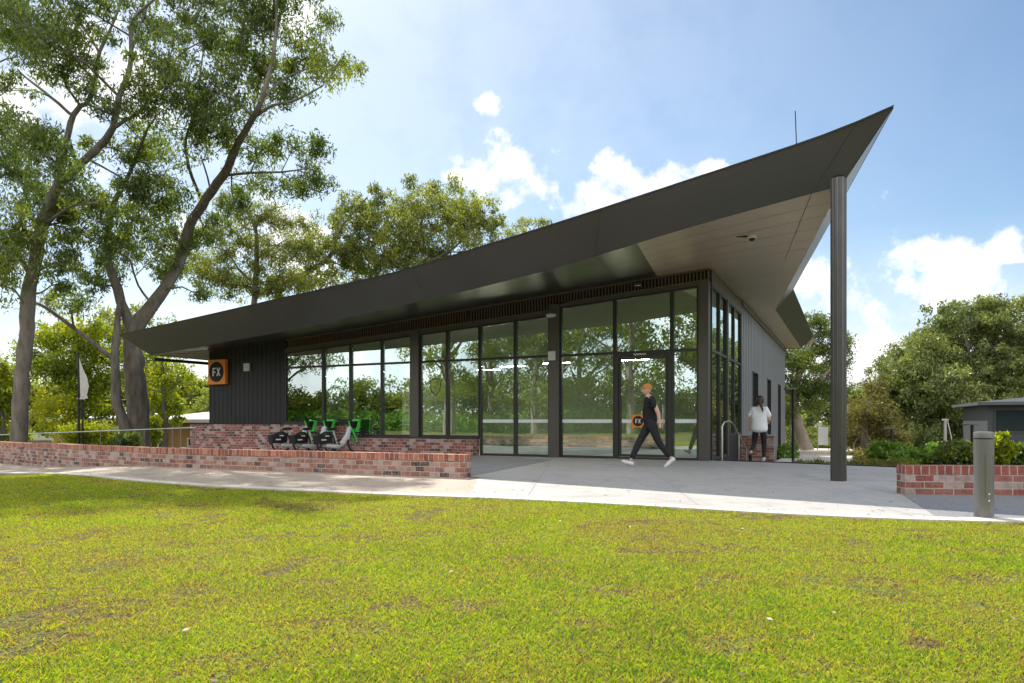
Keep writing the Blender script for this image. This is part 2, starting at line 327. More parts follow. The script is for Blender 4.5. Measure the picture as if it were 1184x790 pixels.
uu = mth('DIVIDE', sep.outputs[0], ay); vv = mth('DIVIDE', sep.outputs[2], ay)
cmb = nn(nt, 'ShaderNodeCombineXYZ'); L(uu, cmb.inputs[0]); L(vv, cmb.inputs[1])
blobs = [(-20, 130, 110, 85), (110, 100, 120, 95), (330, 2, 60, 45), (300, 270, 130, 70), (592, 190, 62, 42), (618, 218, 50, 36), (562, 124, 22, 16), (690, 240, 90, 52),
         (745, 213, 90, 36), (825, 196, 40, 14), (540, 206, 40, 14), (1010, 360, 190, 85), (1080, 340, 130, 60), (985, 430, 200, 100), (1105, 288, 110, 28), (1040, 400, 190, 90), (1180, 300, 30, 10),
         (230, 450, 90, 90), (20, 260, 50, 30), (-250, 250, 200, 120), (1500, 380, 220, 120)]
cur = None
for (px, py, rx, ry) in blobs:
    s1 = nn(nt, 'ShaderNodeVectorMath', operation='SUBTRACT'); L(cmb.outputs[0], s1.inputs[0]); s1.inputs[1].default_value = ((px-592)/800, (487-py)/800, 0)
    s2 = nn(nt, 'ShaderNodeVectorMath', operation='MULTIPLY'); L(s1.outputs[0], s2.inputs[0]); s2.inputs[1].default_value = (800/rx, 800/ry, 0)
    s3 = nn(nt, 'ShaderNodeVectorMath', operation='LENGTH'); L(s2.outputs[0], s3.inputs[0])
    dd = mth('SUBTRACT', 1.0, s3.outputs['Value']); cur = dd if cur is None else mth('MAXIMUM', cur, dd)
nz = nn(nt, 'ShaderNodeTexNoise'); nz.inputs['Scale'].default_value = 13; nz.inputs['Detail'].default_value = 10; nz.inputs['Roughness'].default_value = .60; L(tc.outputs['Generated'], nz.inputs[0])
nz2 = nn(nt, 'ShaderNodeTexNoise'); nz2.inputs['Scale'].default_value = 2.2; nz2.inputs['Detail'].default_value = 6; L(tc.outputs['Generated'], nz2.inputs[0])
dens = mth('ADD', mth('MAXIMUM', cur, -1.4), mth('MULTIPLY', mth('SUBTRACT', nz.outputs[0], .488), 4.2))
def mrange(v, a, b, c=0., e=1.):
    n = nn(nt, 'ShaderNodeMapRange', interpolation_type='SMOOTHSTEP'); L(v, n.inputs[0]); n.inputs[1].default_value = a; n.inputs[2].default_value = b; n.inputs[3].default_value = c; n.inputs[4].default_value = e
    return n.outputs[0]
alpha = mrange(dens, .0, .95)
# out-of-view broken cloud behind the camera, added to brighten the shaded fronts
back = mth('MULTIPLY', mrange(sep.outputs[1], .25, -.15), mrange(nz2.outputs[0], .40, .56))
alpha = mth('MAXIMUM', alpha, back)
veil = mth('MULTIPLY', mrange(uu, 1.1, -.9), .36)             # thin high cloud towards the sun side
hz = mrange(vv, .36, -.02, 0, .75)
alpha = mth('MAXIMUM', alpha, mth('MAXIMUM', veil, hz))
cs = ramp(nt, [(.30, (.70, .74, .80)), (.55, (1.0, 1.0, 1.0))], mth('ADD', nz.outputs[0], mth('MULTIPLY', mth('SUBTRACT', nz2.outputs[0], .5), .8)))
cg = nn(nt, 'ShaderNodeMix', data_type='RGBA', blend_type='MULTIPLY'); cg.inputs['Factor'].default_value = 1; L(cs.outputs[0], cg.inputs[6]); CL = .98/SKY; bb_ = nn(nt, 'ShaderNodeCombineXYZ'); bv = mrange(sep.outputs[1], .1, -.5, CL, CL*1.7); [L(bv, bb_.inputs[k_]) for k_ in range(3)]; L(bb_.outputs[0], cg.inputs[7])  # clouds behind the camera made brighter to fill the shade
mx = nn(nt, 'ShaderNodeMix', data_type='RGBA'); L(alpha, mx.inputs['Factor']); skt = nn(nt, 'ShaderNodeMix', data_type='RGBA', blend_type='MULTIPLY'); skt.inputs['Factor'].default_value = 1; L(sky.outputs[0], skt.inputs[6]); skt.inputs[7].default_value = (.90, 1.03, 1.07, 1); L(skt.outputs[2], mx.inputs[6]); L(cg.outputs[2], mx.inputs[7])
bg = nn(nt, 'ShaderNodeBackground'); bg.inputs[1].default_value = SKY; L(mx.outputs[2], bg.inputs[0])
wo = nn(nt, 'ShaderNodeOutputWorld'); L(bg.outputs[0], wo.inputs[0])
vs = S.view_settings; vs.view_transform = 'Standard'; vs.look = 'None'; vs.gamma = 1; vs.exposure = 0.46
S.cycles.max_bounces = 8; S.cycles.transparent_max_bounces = 16; S.cycles.caustics_reflective = False; S.cycles.caustics_refractive = False

# ------------------------------------------------------------------ ground
KX = np.array([-70, -40, -20, -11.2, -7.37, -5.4, -4.45, -1.83, -.34, .4, 1.96, 2.73, 3.43, 3.95, 4.65, 8, 16, 40, 70.])
KY = np.array([58, 37, 22, 15.1, 12.0, 10.6, 10.1, 9.0, 8.57, 8.3, 7.52, 7.08, 6.8, 6.64, 6.5, 6.3, 6.2, 6.1, 6.])
def yk(x):
    x = np.asarray(x, float); return sum(np.interp(x+o, KX, KY) for o in np.linspace(-.6, .6, 7))/7
def g(x, y):                            # finished ground level
    x = np.asarray(x, float); y = np.asarray(y, float)
    left = -.23*sstep(-7, -13, x)*sstep(8, 13, y+0*x)
    far = -1.5*sstep(24, 44, y)
    dx = (x-4.97)*.63+(y-16.5)*.777     # beyond the plaza's back edge
    drop = -.85*sstep(.12, .9, dx)*sstep(3.6, 4.6, x+(y-16.5)*-.49)
    return np.minimum(np.minimum(left, far), drop)
def grid_obj(name, xs, ys, mat, off, parent=None, yfun=None):
    xs = np.asarray(xs, float); n, m = len(xs), len(ys)
    X = np.repeat(xs, m); T = np.tile(np.asarray(ys, float), n)
    Y = T if yfun is None else yfun(X, T)
    V = np.stack([X, Y, g(X, Y)+off], 1); i, j = np.meshgrid(np.arange(n-1), np.arange(m-1), indexing='ij'); b = (i*m+j).ravel()
    return np_mesh(name, V, np.stack([b, b+m, b+m+1, b+1], 1), mat, parent, smooth=True)
xs = np.concatenate([np.linspace(-900, -60, 12)[:-1], np.linspace(-60, -16, 30)[:-1], np.linspace(-16, 22, 130)[:-1], np.linspace(22, 60, 20)[:-1], np.linspace(60, 900, 12)])
ys = np.concatenate([np.linspace(-900, -60, 12)[:-1], np.linspace(-60, 6, 20)[:-1], np.linspace(6, 26, 110)[:-1], np.linspace(26, 60, 34)[:-1], np.linspace(60, 1500, 12)])
tag(grid_obj('ground', xs, ys, M['soil'], -.08), kind='structure')
fr = np.concatenate([np.linspace(0, .9, 12)[:-1], np.linspace(.9, 1, 40)])
tag(grid_obj('lawn', np.concatenate([np.linspace(-60, -14, 24)[:-1], np.linspace(-14, 14, 120)[:-1], np.linspace(14, 60, 20)]), fr, M['lawn'], -.022, yfun=lambda x, t: -60+(yk(x)+.02+60)*t), kind='structure')
# kerb strip, a real step up from the lawn
def strip(name, x0, x1, w0, w1, mat, off, n=140, thick=.1, w=None):
    mb = MB(); X = np.linspace(x0, x1, n)
    for a, b in zip(X[:-1], X[1:]):
        q = []
        for x, k in ((a, w0), (b, w0), (b, w1), (a, w1)):
            y = float(yk(x))+(k(x) if callable(k) else k); q.append((x, y, float(g(x, y))+off))
        mb.hexa([(p[0], p[1], p[2]-thick) for p in q]+q)
    return mb
tag(fused(strip('kerb', -40, 30, 0, .26, 0, .004), 'kerb', M['kerb']), kind='structure')
def wallfront(x):                       # where paving behind the kerb ends on its far side
    return float(np.interp(x, [-40, -12.9, -7.3, -.79], [38, 18.3, 14.4, 11.7]))-float(yk(x))
tag(fused(strip('path', -40, -.55, .262, lambda x: max(.5, wallfront(x)), 0, 0), 'path', M['path']), kind='structure')
def flat(name, poly, mat, z, t=.12):
    mb = MB(); mb.prism(poly, lambda a, b, c: (a, b, c), z, z-t); return tag(mb.build(name, mat), kind='structure')
kline = [(x, float(yk(x))+.262) for x in np.linspace(-.55, 12, 30)]
flat('plaza', kline+[(12, 11.5), (7.98, 14.07), (6.14, 15.7), (4.97, 16.55), (4.55, 16.75), (-12, 24.9), (-10.5, 23.0), (-6.5, 14.4), (-.55, 11.55)], M['plaza'], 0.0, .9)
flat('terrace', [(-.62, 11.68), (-2, 20.2), (-12, 24.2), (-12, 23), (-9.6, 16.2), (-7.3, 14.52)], M['aggr'], -.012, .3)
a1 = [(-.80, 11.45), (-.78, 11.45+.02), (1.05, 16.62), (-1.0, 19.1), (-1.9, 19.7), (-2.3, 19.9)]
flat('paving_inlay', [(-.80, 11.62), (0.95, 16.75), (-.75, 19.05), (-2.0, 19.65)], M['aggr'], .004, .02)
flat('sealed_verge', [(p[0], p[1]+.001) for p in kline if p[0] > 3.95]+[(12, 8.9), (5.05, 8.95)], M['aggr'], .004, .02)
jb = MB()
for (a, b) in (((.2, 8.75), (.9, 16.2)), ((2.1, 7.8), (3.0, 16.6)), ((4.0, 6.95), (5.1, 15.9)), ((-.5, 11.5), (9.2, 9.6)), ((-.2, 14.0), (8.6, 13.1))):
    a, b = Vector((*a, 0)), Vector((*b, 0)); n = (b-a).normalized().cross(Vector((0, 0, 1)))*.0022
    jb.face([(q.x, q.y, .0065) for q in (a-n, b-n, b+n, a+n)])
tag(jb.build('paving_joints', M['joint']), kind='structure')
jb = MB()
for x in (-9.6, -7.9, -6.2, -4.5, -2.9, -1.4, .1, 1.6, 3.0, 4.3, 5.8, 7.3):
    y = float(yk(x)); z = float(g(x, y))+.0085
    jb.face([(x-.004, y+.004, z), (x+.004, y+.004, z), (x+.06, y+.256, z), (x+.052, y+.256, z)])
tag(jb.build('kerb_joints', M['joint']), kind='structure')

# grass blades
def grass():
    N = 1000000
    Y = 2.1+11.5*RNG.random(N)**1.25; X = (RNG.random(N)*2-1)*(Y*.80+1.2)
    k = (Y < yk(X)+.005+.05*(noise2(X+20, Y*0+3, 3.1, 21)-.4)+.03*noise2(X+20, Y*0+3, 17, 22)); X, Y = X[k], Y[k]
    p1 = noise2(X+50, Y+50, .9, 1)*.5+noise2(X+50, Y+50, 2.7, 2)*.3+noise2(X+50, Y+50, 9, 3)*.2
    bare = (noise2(X+80, Y+20, 3.3, 5)*.45+noise2(X+80, Y+20, 11, 6)*.35+noise2(X+80, Y+20, 31, 8)*.2)
    k = RNG.random(len(X)) < np.clip((.755-bare)*7, .15, 1); X, Y, p1, bare = X[k], Y[k], p1[k], bare[k]
    n = len(X); h = (.006+.012*RNG.random(n)**1.5)*(.6+.8*p1)*(1+.035*Y); w = (.0008+.0009*RNG.random(n))*(1+.22*Y)
    edge = Y > yk(X)-.12; h[edge] *= 1.5
    az = RNG.random(n)*2*PI; le = h*(.3+1.1*RNG.random(n)); la = RNG.random(n)*2*PI
    Z = g(X, Y)-.022; cx, cy = np.cos(az)*w, np.sin(az)*w; lx, ly = np.cos(la)*le, np.sin(la)*le
    B = np.stack([X, Y, Z], 1)
    V = np.empty((n, 4, 3)); V[:, 0] = B+np.stack([-cx, -cy, 0*cx], 1); V[:, 1] = B+np.stack([cx, cy, 0*cx], 1)
    V[:, 2] = B+np.stack([lx*.5+cx*.6, ly*.5+cy*.6, h*.7], 1); V[:, 3] = B+np.stack([lx, ly, h], 1)
    F = (np.arange(n)*4)[:, None]+np.array([0, 1, 2, 3])[None]
    tone = .20+.70*p1+RNG.normal(0, .26, n)-.50*np.clip((bare-.52)*5, 0, 1); tone = np.clip(tone, .02, 1)
    straw = RNG.random(n) < .10+.16*(noise2(X+9, Y+9, 1.4, 9) > .55); tone[straw] = RNG.random(straw.sum())*.18
    tag(np_mesh('grass', V.reshape(-1, 3), F, M['grass'], tone=tone), label='short sunlit yellow-green turf with straw-coloured patches in front of the kerb', cat='grass', kind='stuff')
    n = 1500; Y = 2.2+9*RNG.random(n)**1.3; X = (RNG.random(n)*2-1)*(Y*.8+1); k = Y < yk(X)-.05; X, Y = X[k], Y[k]; n = len(X)
    az = RNG.random(n)*2*PI; l = .006+.018*RNG.random(n)**3; w = l*(.15+.3*RNG.random(n)); Z = -.004+.016*RNG.random(n)+g(X, Y)
    dx, dy = np.cos(az), np.sin(az); V = np.empty((n, 4, 3)); t = RNG.normal(0, .008, n)
    V[:, 0] = np.stack([X-dx*l, Y-dy*l, Z+t], 1); V[:, 1] = np.stack([X-dy*w, Y+dx*w, Z+.006], 1); V[:, 2] = np.stack([X+dx*l, Y+dy*l, Z-t*.5+.004], 1); V[:, 3] = np.stack([X+dy*w, Y-dx*w, Z-.001], 1)
    tag(np_mesh('leaf_litter', V.reshape(-1, 3), (np.arange(n)*4)[:, None]+np.arange(4)[None], M['litter'], tone=RNG.random(n)), label='dry brown gum leaves scattered over the turf', cat='leaf litter', kind='stuff')
grass()
def paving_litter():
    rs = np.random.default_rng(77); n = 260; X = -11+22*rs.random(n)**1.0; Y = yk(X)+.1+rs.random(n)**1.6*3.0; k = (Y < 12.5-np.maximum(X+2, 0)*.6); X, Y = X[k], Y[k]; n = len(X); az = rs.random(n)*2*PI; l = .012+.03*rs.random(n); w = l*.25; Z = g(X, Y)+.012; dx, dy = np.cos(az), np.sin(az)
    V = np.empty((n, 4, 3)); V[:, 0] = np.stack([X-dx*l, Y-dy*l, Z], 1); V[:, 1] = np.stack([X-dy*w, Y+dx*w, Z+.006], 1); V[:, 2] = np.stack([X+dx*l, Y+dy*l, Z+.004], 1); V[:, 3] = np.stack([X+dy*w, Y-dx*w, Z], 1)
    tag(np_mesh('leaf_litter', V.reshape(-1, 3), (np.arange(n)*4)[:, None]+np.arange(4)[None], M['litter'], tone=rs.random(n)*.8), label='a few curled dry leaves blown onto the path and plaza', cat='leaf litter', kind='stuff')
paving_litter()

# ------------------------------------------------------------------ pavilion
CX, CY = 4.70, 16.5; AZ = math.atan2(-.44, .898)
ca, sa = math.cos(AZ), math.sin(AZ)
def Lw(x, y, z=0): return Vector((CX+x*ca-y*sa, CY+x*sa+y*ca, z))
def T(px):
    r = (px-592)/800; return -(4.70-r*16.5)/(.898+.44*r)      # local x of a facade point
pav = empty('pavilion', (CX, CY, 0), AZ, label='charcoal glass-walled pavilion under a dark roof that sweeps up to a sharp point', cat='building')
HX = [-16.9, -13.33, -8.53, -4.12]; HZ = [3.0, 3.17, 3.46, 3.75]
def head(x): return float(np.interp(x, HX, HZ)) if x < -3.97 else float(np.interp(x, [-3.9, 0.]+[5], [3.93, 4.22, 4.22]))
SX = [-18.0, -16.9, -13.3, -9.84, -8.38, -4.01, 0, 3]; SZ = [3.17, 3.38, 3.58, 3.82, 3.95, 4.30, 4.60, 4.66]
def sof(x): return float(np.interp(x, SX, SZ))
# front fascia bottom edge
fs = [1.0, .833, .662, .541, .443, .345, .259, .198, .131, .06, 0.]
fz = [3.16, 3.30, 3.43, 3.59, 3.73, 3.88, 4.04, 4.20, 4.41, 4.57, 4.70]
def fb(s): return (2.9-20.9*s, -4.71+3.31*s, float(np.interp(s, fs[::-1], fz[::-1])))
mt = [22.22, 17.13, 13.8, 11.58, 9.17, 8.14, 7.12, 5.92, 3.89, 2.55, .55, -.34, -.69, -.81]
mz = [3.87, 4.06, 4.20, 4.28, 4.38, 4.46, 4.58, 4.69, 4.91, 5.07, 5.30, 5.40, 5.48, 5.56]
def wl(X, Y): dx, dy = X-CX, Y-CY; return (dx*ca+dy*sa, -dx*sa+dy*ca)
def ft(s):
    m = -.81+23.03*s; q = wl(4.91-.818*m, 10.55+.575*m); return (q[0], q[1], float(np.interp(m, mt[::-1], mz[::-1])))
NS = 48; ss = [1-i/NS for i in range(NS+1)]
# smooth the bottom and top profiles
def smooth(pts):
    z = [p[2] for p in pts]
    for _ in range(3): z = [z[0]]+[(z[i-1]+z[i]*2+z[i+1])/4 for i in range(1, len(z)-1)]+[z[-1]]
    return [(p[0], p[1], q) for p, q in zip(pts, z)]
FB = smooth([fb(s) for s in ss]); FT = smooth([ft(s) for s in ss])
K0 = (.74, 8.1, 4.72); K1 = (1.30, 8.1, 5.38); RB = 21.3
M0 = (.74, RB, 4.70); M1 = (1.30, RB+.5, 5.30); N0 = (-18.0, RB, 3.2); N1 = (-18.9, RB+.5, 3.86)
roof = empty('roof', (0, 0, 0)); roof.parent = pav
def band(A, B, name, parent=roof, mat=M['metal']):
    mb = MB()
    for i in range(len(A)-1): mb.face([A[i], A[i+1], B[i+1], B[i]])
    o = mb.build(name, mat, parent)
    import bmesh
    bm = bmesh.new(); bm.from_mesh(o.data); bmesh.ops.remove_doubles(bm, verts=bm.verts[:], dist=1e-4)
    bmesh.ops.recalc_face_normals(bm, faces=bm.faces)
    for f in bm.faces: f.smooth = True
    bm.to_mesh(o.data); bm.free(); so_ = o.modifiers.new('s', 'SOLIDIFY'); so_.thickness = .02; so_.offset = 0; so_.use_rim = False; es_ = o.modifiers.new('e', 'EDGE_SPLIT'); es_.split_angle = R(30)
    return o
band(FB, FT, 'fascia')
band([FB[-1], K0], [FT[-1], K1], 'fascia')
band([K0, M0], [K1, M1], 'fascia')
band([FB[0], N0], [FT[0], N1], 'fascia')
band([N0, M0], [N1, M1], 'fascia')
# seams on the fascia
sm = MB()
for s in (.155, .325, .52, .72):
    pass
for s in (.03, .215, .41, .61, .80):
    i = int(round((1-s)*NS)); a, b = Vector(FB[i]), Vector(FT[i]); o_ = Vector((0, -.012, -.006)); dx = Vector((.006, 0, 0))
    MB().face([a-dx+o_, a+dx+o_, b+dx+o_, b-dx+o_]).build('seam', M['frame'], roof)
# drip trim along top edge
tr = MB(); tr.tube([Vector(p)+Vector((0, -.006, 0)) for p in FB], .009, 4); tr.build('drip_edge', M['metal'], roof, True)
# soffit: ruled surface from the front edge to the facade line, then the east strip
mb = MB(); mbd = MB()
def back_pt(x): return (x, 0.02, sof(x))
for i in range(NS):
    a, b = FB[i], FB[i+1]
    xa, xb = [min(p[0], 2.9) for p in (a, b)]
    xa2, xb2 = [-18+(x+18)*(20.1/20.9) for x in (xa, xb)]
    A, B = back_pt(xa2), back_pt(xb2)
    for k in range(6):
        t0, t1 = k/6, (k+1)/6
        l = lambda p, q, t: tuple(p[j]+(q[j]-p[j])*t for j in range(3))
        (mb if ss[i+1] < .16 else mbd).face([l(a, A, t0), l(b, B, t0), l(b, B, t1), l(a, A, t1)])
mb.face([(-.02, .02, 4.6), (2.1, .02, 4.65), K0, (-.02, 8.1, 4.66)])
mb.face([(-.02, 8.1, 4.66), K0, M0, (-.02, RB, 4.66)])
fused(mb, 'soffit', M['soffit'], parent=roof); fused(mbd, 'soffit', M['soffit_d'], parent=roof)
MB().face([(-18, .03, sof(-18)), (-16.9, .03, sof(-16.9)), (-16.9, RB, 3.40), (-18, RB, 3.2)]).build('soffit', M['soffit_w'], roof)
# pale underside boards of the west overhang in front of the end wall
mb = MB()
for i in range(NS):
    a, b = FB[i], FB[i+1]
    if a[0] > -16.7: break
    f_ = lambda p, t: tuple(p[j]+(back_pt(-18+(p[0]+18)*(20.1/20.9))[j]-p[j])*t-(.004 if j == 2 else 0) for j in range(3))
    mb.face([f_(a, .01), f_(b, .01), f_(b, .99), f_(a, .99)])
fused(mb, 'soffit_board', M['soffit_w'], parent=roof)
# soffit joints, parallel to the front edge and across
sm = MB()
for k in (1, 2, 3, 4, 5):
    t = k/6; pts = []
    for i in range(int(NS*.62), NS+1):
        a = FB[i]; x2 = -18+(a[0]+18)*(20.1/20.9); B = back_pt(x2); pts.append(Vector([a[j]+(B[j]-a[j])*t for j in range(3)])-Vector((0, 0, .004)))
    for p, q in zip(pts[:-1], pts[1:]): n = Vector((-.1, .6, 0)).normalized()*.006; sm.face([p-n, q-n, q+n, p+n])
    fused(sm, 'soffit_joint', M['frame'], parent=roof); sm = MB()
for s in (.03, .215, .41, .61, .80):
    i = int(round((1-s)*NS)); a = Vector(FB[i]); B = Vector(back_pt(-18+(a[0]+18)*(20.1/20.9))); o_ = Vector((0, 0, -.004)); dx = Vector((.006, 0, 0)); MB().face([a-dx+o_, a+dx+o_, B+dx+o_, B-dx+o_]).build('soffit_joint', M['frame'], roof)
for y in (1.6, 3.2, 4.8, 6.4): MB().face([(0.03, y, 4.598), (1.9-.17*y, y, 4.65), (1.9-.17*y, y+.012, 4.65), (0.03, y+.012, 4.598)]).build('soffit_joint', M['frame'], roof)
# roof top
mb = MB()
for i in range(NS):
    row = []
    for p in (FT[i], FT[i+1]):
        t = (p[0]-FT[0][0])/(FT[-1][0]-FT[0][0]); q1 = (FT[0][0]+.08+(K1[0]-FT[0][0]-.08)*t, 8.1, p[2]-.20)
        q2 = (N1[0]+(M1[0]-N1[0])*t, RB+.5, N1[2]+(M1[2]-N1[2])*t-.03); row.append(((p[0], p[1], p[2]-.03), q1, q2))
    (a0, a1_, a2), (b0, b1, b2) = row; mb.face([a0, b0, b1, a1_]); mb.face([a1_, b1, b2, a2])
mb.build('roof_sheet', M['roof_g'], roof)
mb = MB(); mb.tube([(-18.0, -1.3, 3.03), (-17.3, 3.0, 3.0), (-17.0, 7.0, 3.0)], .055, 6); mb.build('gutter_pipe', M['frame'], roof)
# antenna
an = wl(*P(921, 166, 10.9).to_2d()) ; mb = MB(); mb.tube([(an[0], an[1], 5.28), (an[0]-.02, an[1], 5.84)], .008, 6); mb.build('aerial', M['black'], roof)

# cladding walls
mb = MB(); mb.slabx(-16.9, T(329), 0, .2, .84, .84, sof(-16.9), sof(-13.33)+.0)
x = -16.85
while x < T(331): mb.slabx(x, x+.02, -.009, 0.0, .845, .845, sof(x)-.01, sof(x+.03)-.01); x += .20
mb.build('cladding_wall', M['wallm'], pav)
mb = MB(); mb.box(-16.9, -16.7, .201, RB-.3, -.9, 3.40); mb.build('cladding_wall', M['wallm'], pav)
mb = MB(); mb.box(-16.9, 0, RB-.299, RB-.1, -.9, 3.40); mb.build('cladding_wall', M['wallm'], pav)
# east wall in grey boards, with slot openings
slots = [(8.08, 9.55), (12.72, 14.1), (17.3, 18.6)]; zs0, zs1 = -.35, 2.68
mb = MB(); ed = 5.3
for (a, b) in slots+[(RB-.1, None)]:
    mb.box(-.2, 0, ed, a, -.9, 4.64)
    if b: mb.box(-.2, 0, a, b, zs1, 4.64); mb.box(-.2, 0, a, b, -.9, zs0); ed = b
y = 5.4
while y < RB-.2:
    if not any(a-.03 < y < b for a, b in slots): mb.box(0, .014, y, y+.025, -.9, 4.62)
    else: mb.box(0, .014, y, y+.025, zs1+.06, 4.62)
    y += .40
mb.build('side_wall', M['wall_e'], pav)
for (a, b) in slots:
    wnd = MB()
    for q in ((-.11, .02, a, a+.05, zs0, zs1), (-.11, .02, b-.05, b, zs0, zs1), (-.11, .02, a+.05, b-.05, zs1-.05, zs1), (-.11, .02, a+.05, b-.05, zs0, zs0+.05)): wnd.box(*q)
    wo_ = wnd.build('window', M['frame'], pav); MB().box(-.07, -.06, a+.05, b-.05, zs0+.05, zs1-.05).build('pane', M['darkglass'], wo_)
MB().box(.001, .07, 5.3, RB-.2, 4.50, 4.645).build('eave_trim', M['post'], pav)

# brick base under the windows
def wallblock(name, x0, x1, y0, y1, z0, z1, bm_, cm_, parent, cop=.11):
    b = MB().box(x0, x1, y0+.006, y1-.006, z0, z1-cop).build('brickwork', bm_, parent)
    c = MB().box(x0-.004, x1+.004, y0, y1, z1-cop, z1).build('coping', cm_, parent, bevel=.004); return b, c
xs_ = T(407)
bb = empty('brick_base', (0, 0, 0)); bb.parent = pav
MB().box(-17.65, xs_, -.16, -.003, -.35, .84).build('brickwork', M['brick_dk'], bb)
MB().box(xs_+.001, T(554), -.16, -.003, -.1, .45).build('brickwork', M['brick_dk'], bb)
MB().box(-17.6, -16.91, 0, .35, -.3, .838).build('brickwork', M['brick_dk'], bb)
MB().box(T(330), xs_-.003, -.175, .02, .842, .88).build('sill', M['frame'], bb)
MB().box(xs_+.002, T(554)+.01, -.175, .02, .452, .49).build('sill', M['frame'], bb)

# windows: t-edges from left to right
FY0, FY1 = -.03, .07
def window(x0, x1, zb, top0, top1, trans=None, fw=.045, name='window', parent=pav, y0=FY0, y1=FY1):
    """one glazed bay: frame with sloping head, optional transom, panes above and below"""
    mb = MB(); tz = lambda x: top0+(top1-top0)*(x-x0)/(x1-x0)
    mb.slabx(x0, x0+fw, y0, y1, zb, zb, tz(x0), tz(x0+fw)); mb.slabx(x1-fw, x1, y0, y1, zb, zb, tz(x1-fw), tz(x1))
    mb.box(x0+fw, x1-fw, y0, y1, zb, zb+.06); mb.slabx(x0+fw, x1-fw, y0, y1, tz(x0+fw)-.05, tz(x1-fw)-.05, tz(x0+fw), tz(x1-fw))
    if trans: mb.box(x0+fw, x1-fw, y0, y1, trans-.03, trans+.03)
    w = mb.build(name, M['frame'], parent)
    ya, yb = .018+random.uniform(-.004, .004), .026; tw = random.uniform(-.003, .003)
    def pane(za, zb_, sl=False):
        a, b = x0+fw, x1-fw
        za0, zb0, zb1 = za, (tz(a)-.05 if sl else zb_), (tz(b)-.05 if sl else zb_)
        MB().hexa([(a, ya-tw, za0), (b, ya+tw, za0), (b, yb+tw+.006, za0), (a, yb-tw+.006, za0), (a, ya-tw, zb0), (b, ya+tw, zb1), (b, yb+tw+.006, zb1), (a, yb-tw+.006, zb0)]).build('pane', M['glass'], w)
    if trans: pane(zb+.06, trans-.03); pane(trans+.03, 0, True)
    else: pane(zb+.06, 0, True)
    return w
bays = [(330, 374, .88), (374, 405.5, .88), (405.5, 442, .49), (442, 476, .49), (486, 517.5, .49), (517.5, 555, .49), (555.5, 596, .0), (596, 636, .0)]
for a, b, zb in bays:
    x0, x1 = T(a)+.002, T(b)-.002; window(x0, x1, zb, head(x0), head(x1), 2.67)
for a, b in ((648, 711), (777, 808)):
    x0, x1 = T(a)+.002, T(b)-.002; window(x0, x1, 0, head(x0), head(x1), 2.67)
x0, x1 = T(711)+.002, T(777)-.002      # bay over the door
window(x0, x1, 2.64, head(x0), head(x1))
door = MB(); dz = 2.58
door.box(x0, x0+.09, FY0, FY1, 0, 2.636); door.box(x1-.09, x1, FY0, FY1, 0, 2.636); door.box(x0+.09, x1-.09, FY0, FY1, dz-.03, 2.636); door.box(x0+.09, x1-.09, FY0+.02, FY1, 0.0, .05)
do = door.build('door', M['frame'], pav)
lf = MB(); a, b = x0+.11, x1-.11
lf.box(a, a+.05, -.012, .045, .06, dz-.04); lf.box(b-.05, b, -.012, .045, .06, dz-.04); lf.box(a+.05, b-.05, -.012, .045, .06, .12); lf.box(a+.05, b-.05, -.012, .045, dz-.09, dz-.04)
lf.build('door_leaf', M['frame'], do); MB().box(a+.05, b-.05, .012, .022, .12, dz-.09).build('pane', M['glass'], do)
mb = MB(); mb.box((a+b)/2-.22, (a+b)/2+.1, -.07, -.031, dz+.01, dz+.05); mb.build('closer', M['steel'], do)
mb = MB(); mb.tube([(b-.09, -.09, .75), (b-.09, -.09, 1.35)], .014, 8); mb.tube([(b-.09, -.09, .85), (b-.09, -.01, .85)], .01, 6); mb.tube([(b-.09, -.09, 1.25), (b-.09, -.01, 1.25)], .01, 6); mb.build('handle', M['steel'], do)
# posts
mb = MB(); mb.slabx(T(476)+.002, T(486)-.002, -.10, .10, .45, .45, head(-8.4)+.1, head(-8.3)+.1); mb.build('post', M['post'], pav, bevel=.006)
mb = MB(); mb.box(T(636)+.002, T(648)-.002, -.12, .12, 0, 4.02); mb.build('post', M['post'], pav, bevel=.006)
mb = MB(); mb.box(T(808)+.002, .0, -.06, .20, 0, 4.30); mb.build('post', M['post'], pav, bevel=.006)
# beams over the windows and the slatted louvre band
mb = MB()
def hz_(x): return head(x)+.002
for (a, b) in ((T(330), T(476)), (T(476), T(636)-.0)): mb.slabx(a, b, -.05, .12, hz_(a), hz_(b), hz_(a)+.10, hz_(b)+.10)
a, b = T(648), T(808); mb.slabx(a, b, -.05, .12, hz_(a), hz_(b), hz_(a)+.08, hz_(b)+.08)
mb.build('head_beam', M['post'], pav)
lb = MB(); bk = MB(); x = -13.2
def lo(x): return (head(x)+.103) if x < T(636) else max(head(x)+.083, 3.9)
while x < .0:
    z1 = sof(x)-.012; z0 = lo(x)
    if z1-z0 > .05: lb.slabx(x, x+.028, -.075, -.03, z0+.03, z0+.03, z1-.05, z1-.05)
    x += .085
for a, b in ((-13.3, T(636)), (T(636), 0)):
    n = 6
    for i in range(n):
        p, q = a+(b-a)*i/n, a+(b-a)*(i+1)/n
        lb.slabx(p, q, -.08, -.02, sof(p)-.05, sof(q)-.05, sof(p)-.012, sof(q)-.012); lb.slabx(p, q, -.08, -.02, lo(p+.001), lo(q-.001), lo(p+.001)+.03, lo(q-.001)+.03)
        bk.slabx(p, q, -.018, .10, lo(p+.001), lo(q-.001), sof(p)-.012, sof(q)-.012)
lv = lb.build('louvre_band', M['louvre'], pav); bk.build('backing', M['dark'], lv)
